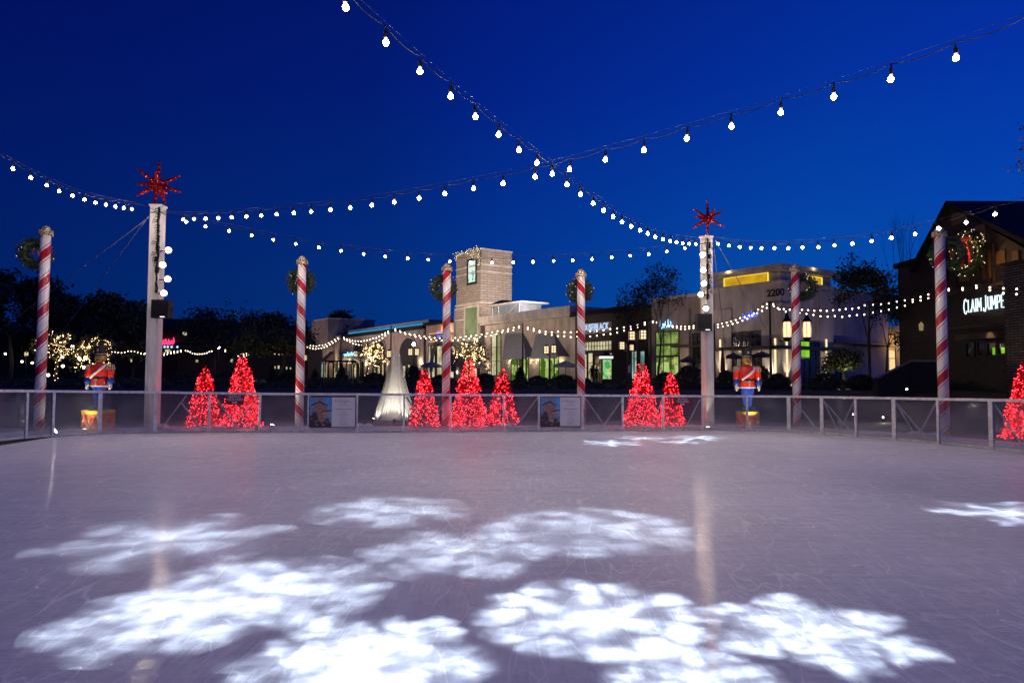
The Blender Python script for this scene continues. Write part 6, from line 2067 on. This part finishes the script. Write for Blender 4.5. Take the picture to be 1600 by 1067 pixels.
def person(px, pyh, Y, mats, lab, seed, stride=.22, face=0.0):
    h = D(px, pyh, Y); b = Vector((h.x, h.y, ground_h(h.x, h.y))); H = h.z - b.z; s = H / 1.75
    J = {'pel': (0, 0, .95, .15), 'wst': (0, 0, 1.12, .135), 'chest': (0, -.01, 1.33, .16), 'neck': (0, 0, 1.5, .06), 'head': (0, -.02, 1.62, .1), 'top': (0, -.01, 1.71, .075)}
    E = [('pel', 'wst'), ('wst', 'chest'), ('chest', 'neck'), ('neck', 'head'), ('head', 'top')]
    for sx, nm in ((-1, 'l'), (1, 'r')):
        st = stride * sx
        J['hip' + nm] = (sx * .09, 0, .9, .1); J['kn' + nm] = (sx * .1, -st * .55 - .04, .5, .068); J['an' + nm] = (sx * .1, -st + .02, .08, .045); J['to' + nm] = (sx * .115, -st - .15, .04, .035)
        J['sh' + nm] = (sx * .18, 0, 1.42, .065); J['el' + nm] = (sx * .24, st * .5 + .02, 1.14, .046); J['wr' + nm] = (sx * .25, st * .8 - .08, .9, .032); J['ha' + nm] = (sx * .25, st * .8 - .12, .82, .03)
        E += [('pel', 'hip' + nm), ('hip' + nm, 'kn' + nm), ('kn' + nm, 'an' + nm), ('an' + nm, 'to' + nm), ('chest', 'sh' + nm), ('sh' + nm, 'el' + nm), ('el' + nm, 'wr' + nm), ('wr' + nm, 'ha' + nm)]
    names = list(J)
    me = bpy.data.meshes.new('person')
    me.from_pydata([(J[n][0] * s, J[n][1] * s, J[n][2] * s) for n in names], [(names.index(a), names.index(c)) for a, c in E], [])
    o = bpy.data.objects.new('person', me); COL.objects.link(o)
    md = o.modifiers.new('Skin', 'SKIN')
    for i, n in enumerate(names):
        me.skin_vertices[0].data[i].radius = (J[n][3] * s, J[n][3] * s * (.72 if n in ('pel', 'wst', 'chest') else 1))
        me.skin_vertices[0].data[i].use_root = (n == 'pel')
    md.use_smooth_shade = True
    o.modifiers.new('Subdivision', 'SUBSURF').levels = 2; o.modifiers['Subdivision'].render_levels = 2
    dg = bpy.context.evaluated_depsgraph_get()
    me2 = bpy.data.meshes.new_from_object(o.evaluated_get(dg))
    o.modifiers.clear(); o.data = me2
    me2.materials.clear()
    for q in mats: me2.materials.append(q)
    for p in me2.polygons:
        z = p.center.z / s; x = abs(p.center.x) / s
        p.material_index = 0 if (z > 1.5 or (x > .2 and z < .9 and z > .7)) else (1 if z > .93 else 2 if z > .07 else 3)
    hr = MB(); hr.ball((0, .02 * s, 1.67 * s), .115 * s, 10, 7, sc=(.95, 1, .85)); hr.build('hair', mats[3], o, True)
    fc = MB(); fc.ball((0, -.115 * s, 1.615 * s), .02 * s, 6, 4)
    for sx in (-1, 1): fc.ball((sx * .1 * s, -.01 * s, 1.62 * s), .025 * s, 6, 4, sc=(.4, .8, 1.2))
    fc.build('nose_and_ears', mats[0], o, True)
    o.location = b; o.rotation_euler = (0, 0, face)
    return tag(o, lab, 'person', 'people walking past the shops')


skin = pbr('skin', (.4, .24, .17), .6); dk = pbr('dark_clothes', (.02, .02, .025), .8); wh = pbr('pale_shirt', (.5, .48, .5), .8); jn = pbr('blue_jeans', (.05, .07, .14), .85); bl2 = pbr('black_hair', (.01, .008, .006), .6)
person(983.5, 567, 55, (skin, wh, jn, bl2), 'person in a pale shirt and dark trousers walking left of the tall right red tree', 1, .2, R(60))
person(925, 571, 58, (skin, dk, dk, bl2), 'person in dark clothes standing left of the lit kiosk', 2, .08, R(-30))
person(932, 572, 58.6, (skin, dk, jn, bl2), 'person in dark top and jeans close beside the lit kiosk', 3, .12, R(150))

# ------------------------------------------------------------------ dark buildings far left
lb = Frame((D(200, 590, 88).x, 88), R(6))
lbld = Bld('far_left_building', 'dark low building far left with a pink neon sign behind the left white post', 'building', lb, 6)
m_ = MB(); zt = lb.front(262, 519)[1]
m_.bx(-6, 14, 0, 8, ZP - .3, zt); m_.bx(-18, -6.01, 1, 9, ZP - .3, lb.front(170, 528)[1]); lbld.part('wall', m_, M['brown_wood'])
m_ = MB(); m_.bx(-6.5, 14.6, -.6, 8.4, zt + .002, zt + .5); m_.add([(-6.5, -.6, zt + .5), (14.6, -.6, zt + .5), (12, 3.5, zt + 2), (-4, 3.5, zt + 2), (-6.5, 8.4, zt + .5), (14.6, 8.4, zt + .5)], [(0, 1, 2, 3), (1, 5, 2), (5, 4, 3, 2), (4, 0, 3)]); lbld.part('roof', m_, M['dark_roof'])
lbld.part('neon_sign', squiggle(lb, 250, 273, 539, 537.5, .9, -.2, 6, 9, .12), M['pink_neon'])
m_ = MB()
for px in (251, 257, 262, 268, 277):
    x, z = lb.front(px, 542, -.3); m_.ball((x, -.3, z), .14, 6, 4)
lbld.part('sign_lamps', m_, M['sky_neon'])
for q in ((285, 292, 518, 524), (204, 210, 556, 566), (216, 221, 555, 564), (258, 266, 546, 550)):
    lbld.pxwin(q[0], q[1], q[2], q[3], M['w_warm'], 1, 1)
lamp('POINT', lb.w(9, -2.5, 8), 60, (1, .5, .4), .2)
lb2 = Frame((D(430, 590, 84).x, 84), R(0))
far2 = Bld('far_low_shop', 'low dim shop with few lit windows left of the second striped pole', 'building', lb2, 0)
m_ = MB(); m_.bx(-12, 4, 0, 6, ZP - .3, lb2.front(430, 540)[1]); far2.part('wall', m_, M['brown_wood'])
m_ = MB(); m_.bx(-12.3, 4.3, -.5, 6.3, lb2.front(430, 540)[1] + .002, lb2.front(430, 536)[1]); far2.part('roof', m_, M['dark_roof'])
for q in ((429, 431, 572, 576), (434, 437, 571, 576), (447, 449, 573, 577), (453, 455, 574, 577), (360, 364, 560, 566), (306, 310, 562, 566)):
    far2.pxwin(q[0], q[1], q[2], q[3], M['w_cream'], 1, 1)

# ------------------------------------------------------------------ render settings
sc.render.engine = 'CYCLES'
cy = sc.cycles
cy.use_denoising = True
cy.max_bounces = 6; cy.diffuse_bounces = 2; cy.glossy_bounces = 3; cy.transparent_max_bounces = 48; cy.transmission_bounces = 2
cy.sample_clamp_indirect = 6
cy.sample_clamp_direct = 0
cy.caustics_reflective = False; cy.caustics_refractive = False
cy.use_light_tree = True
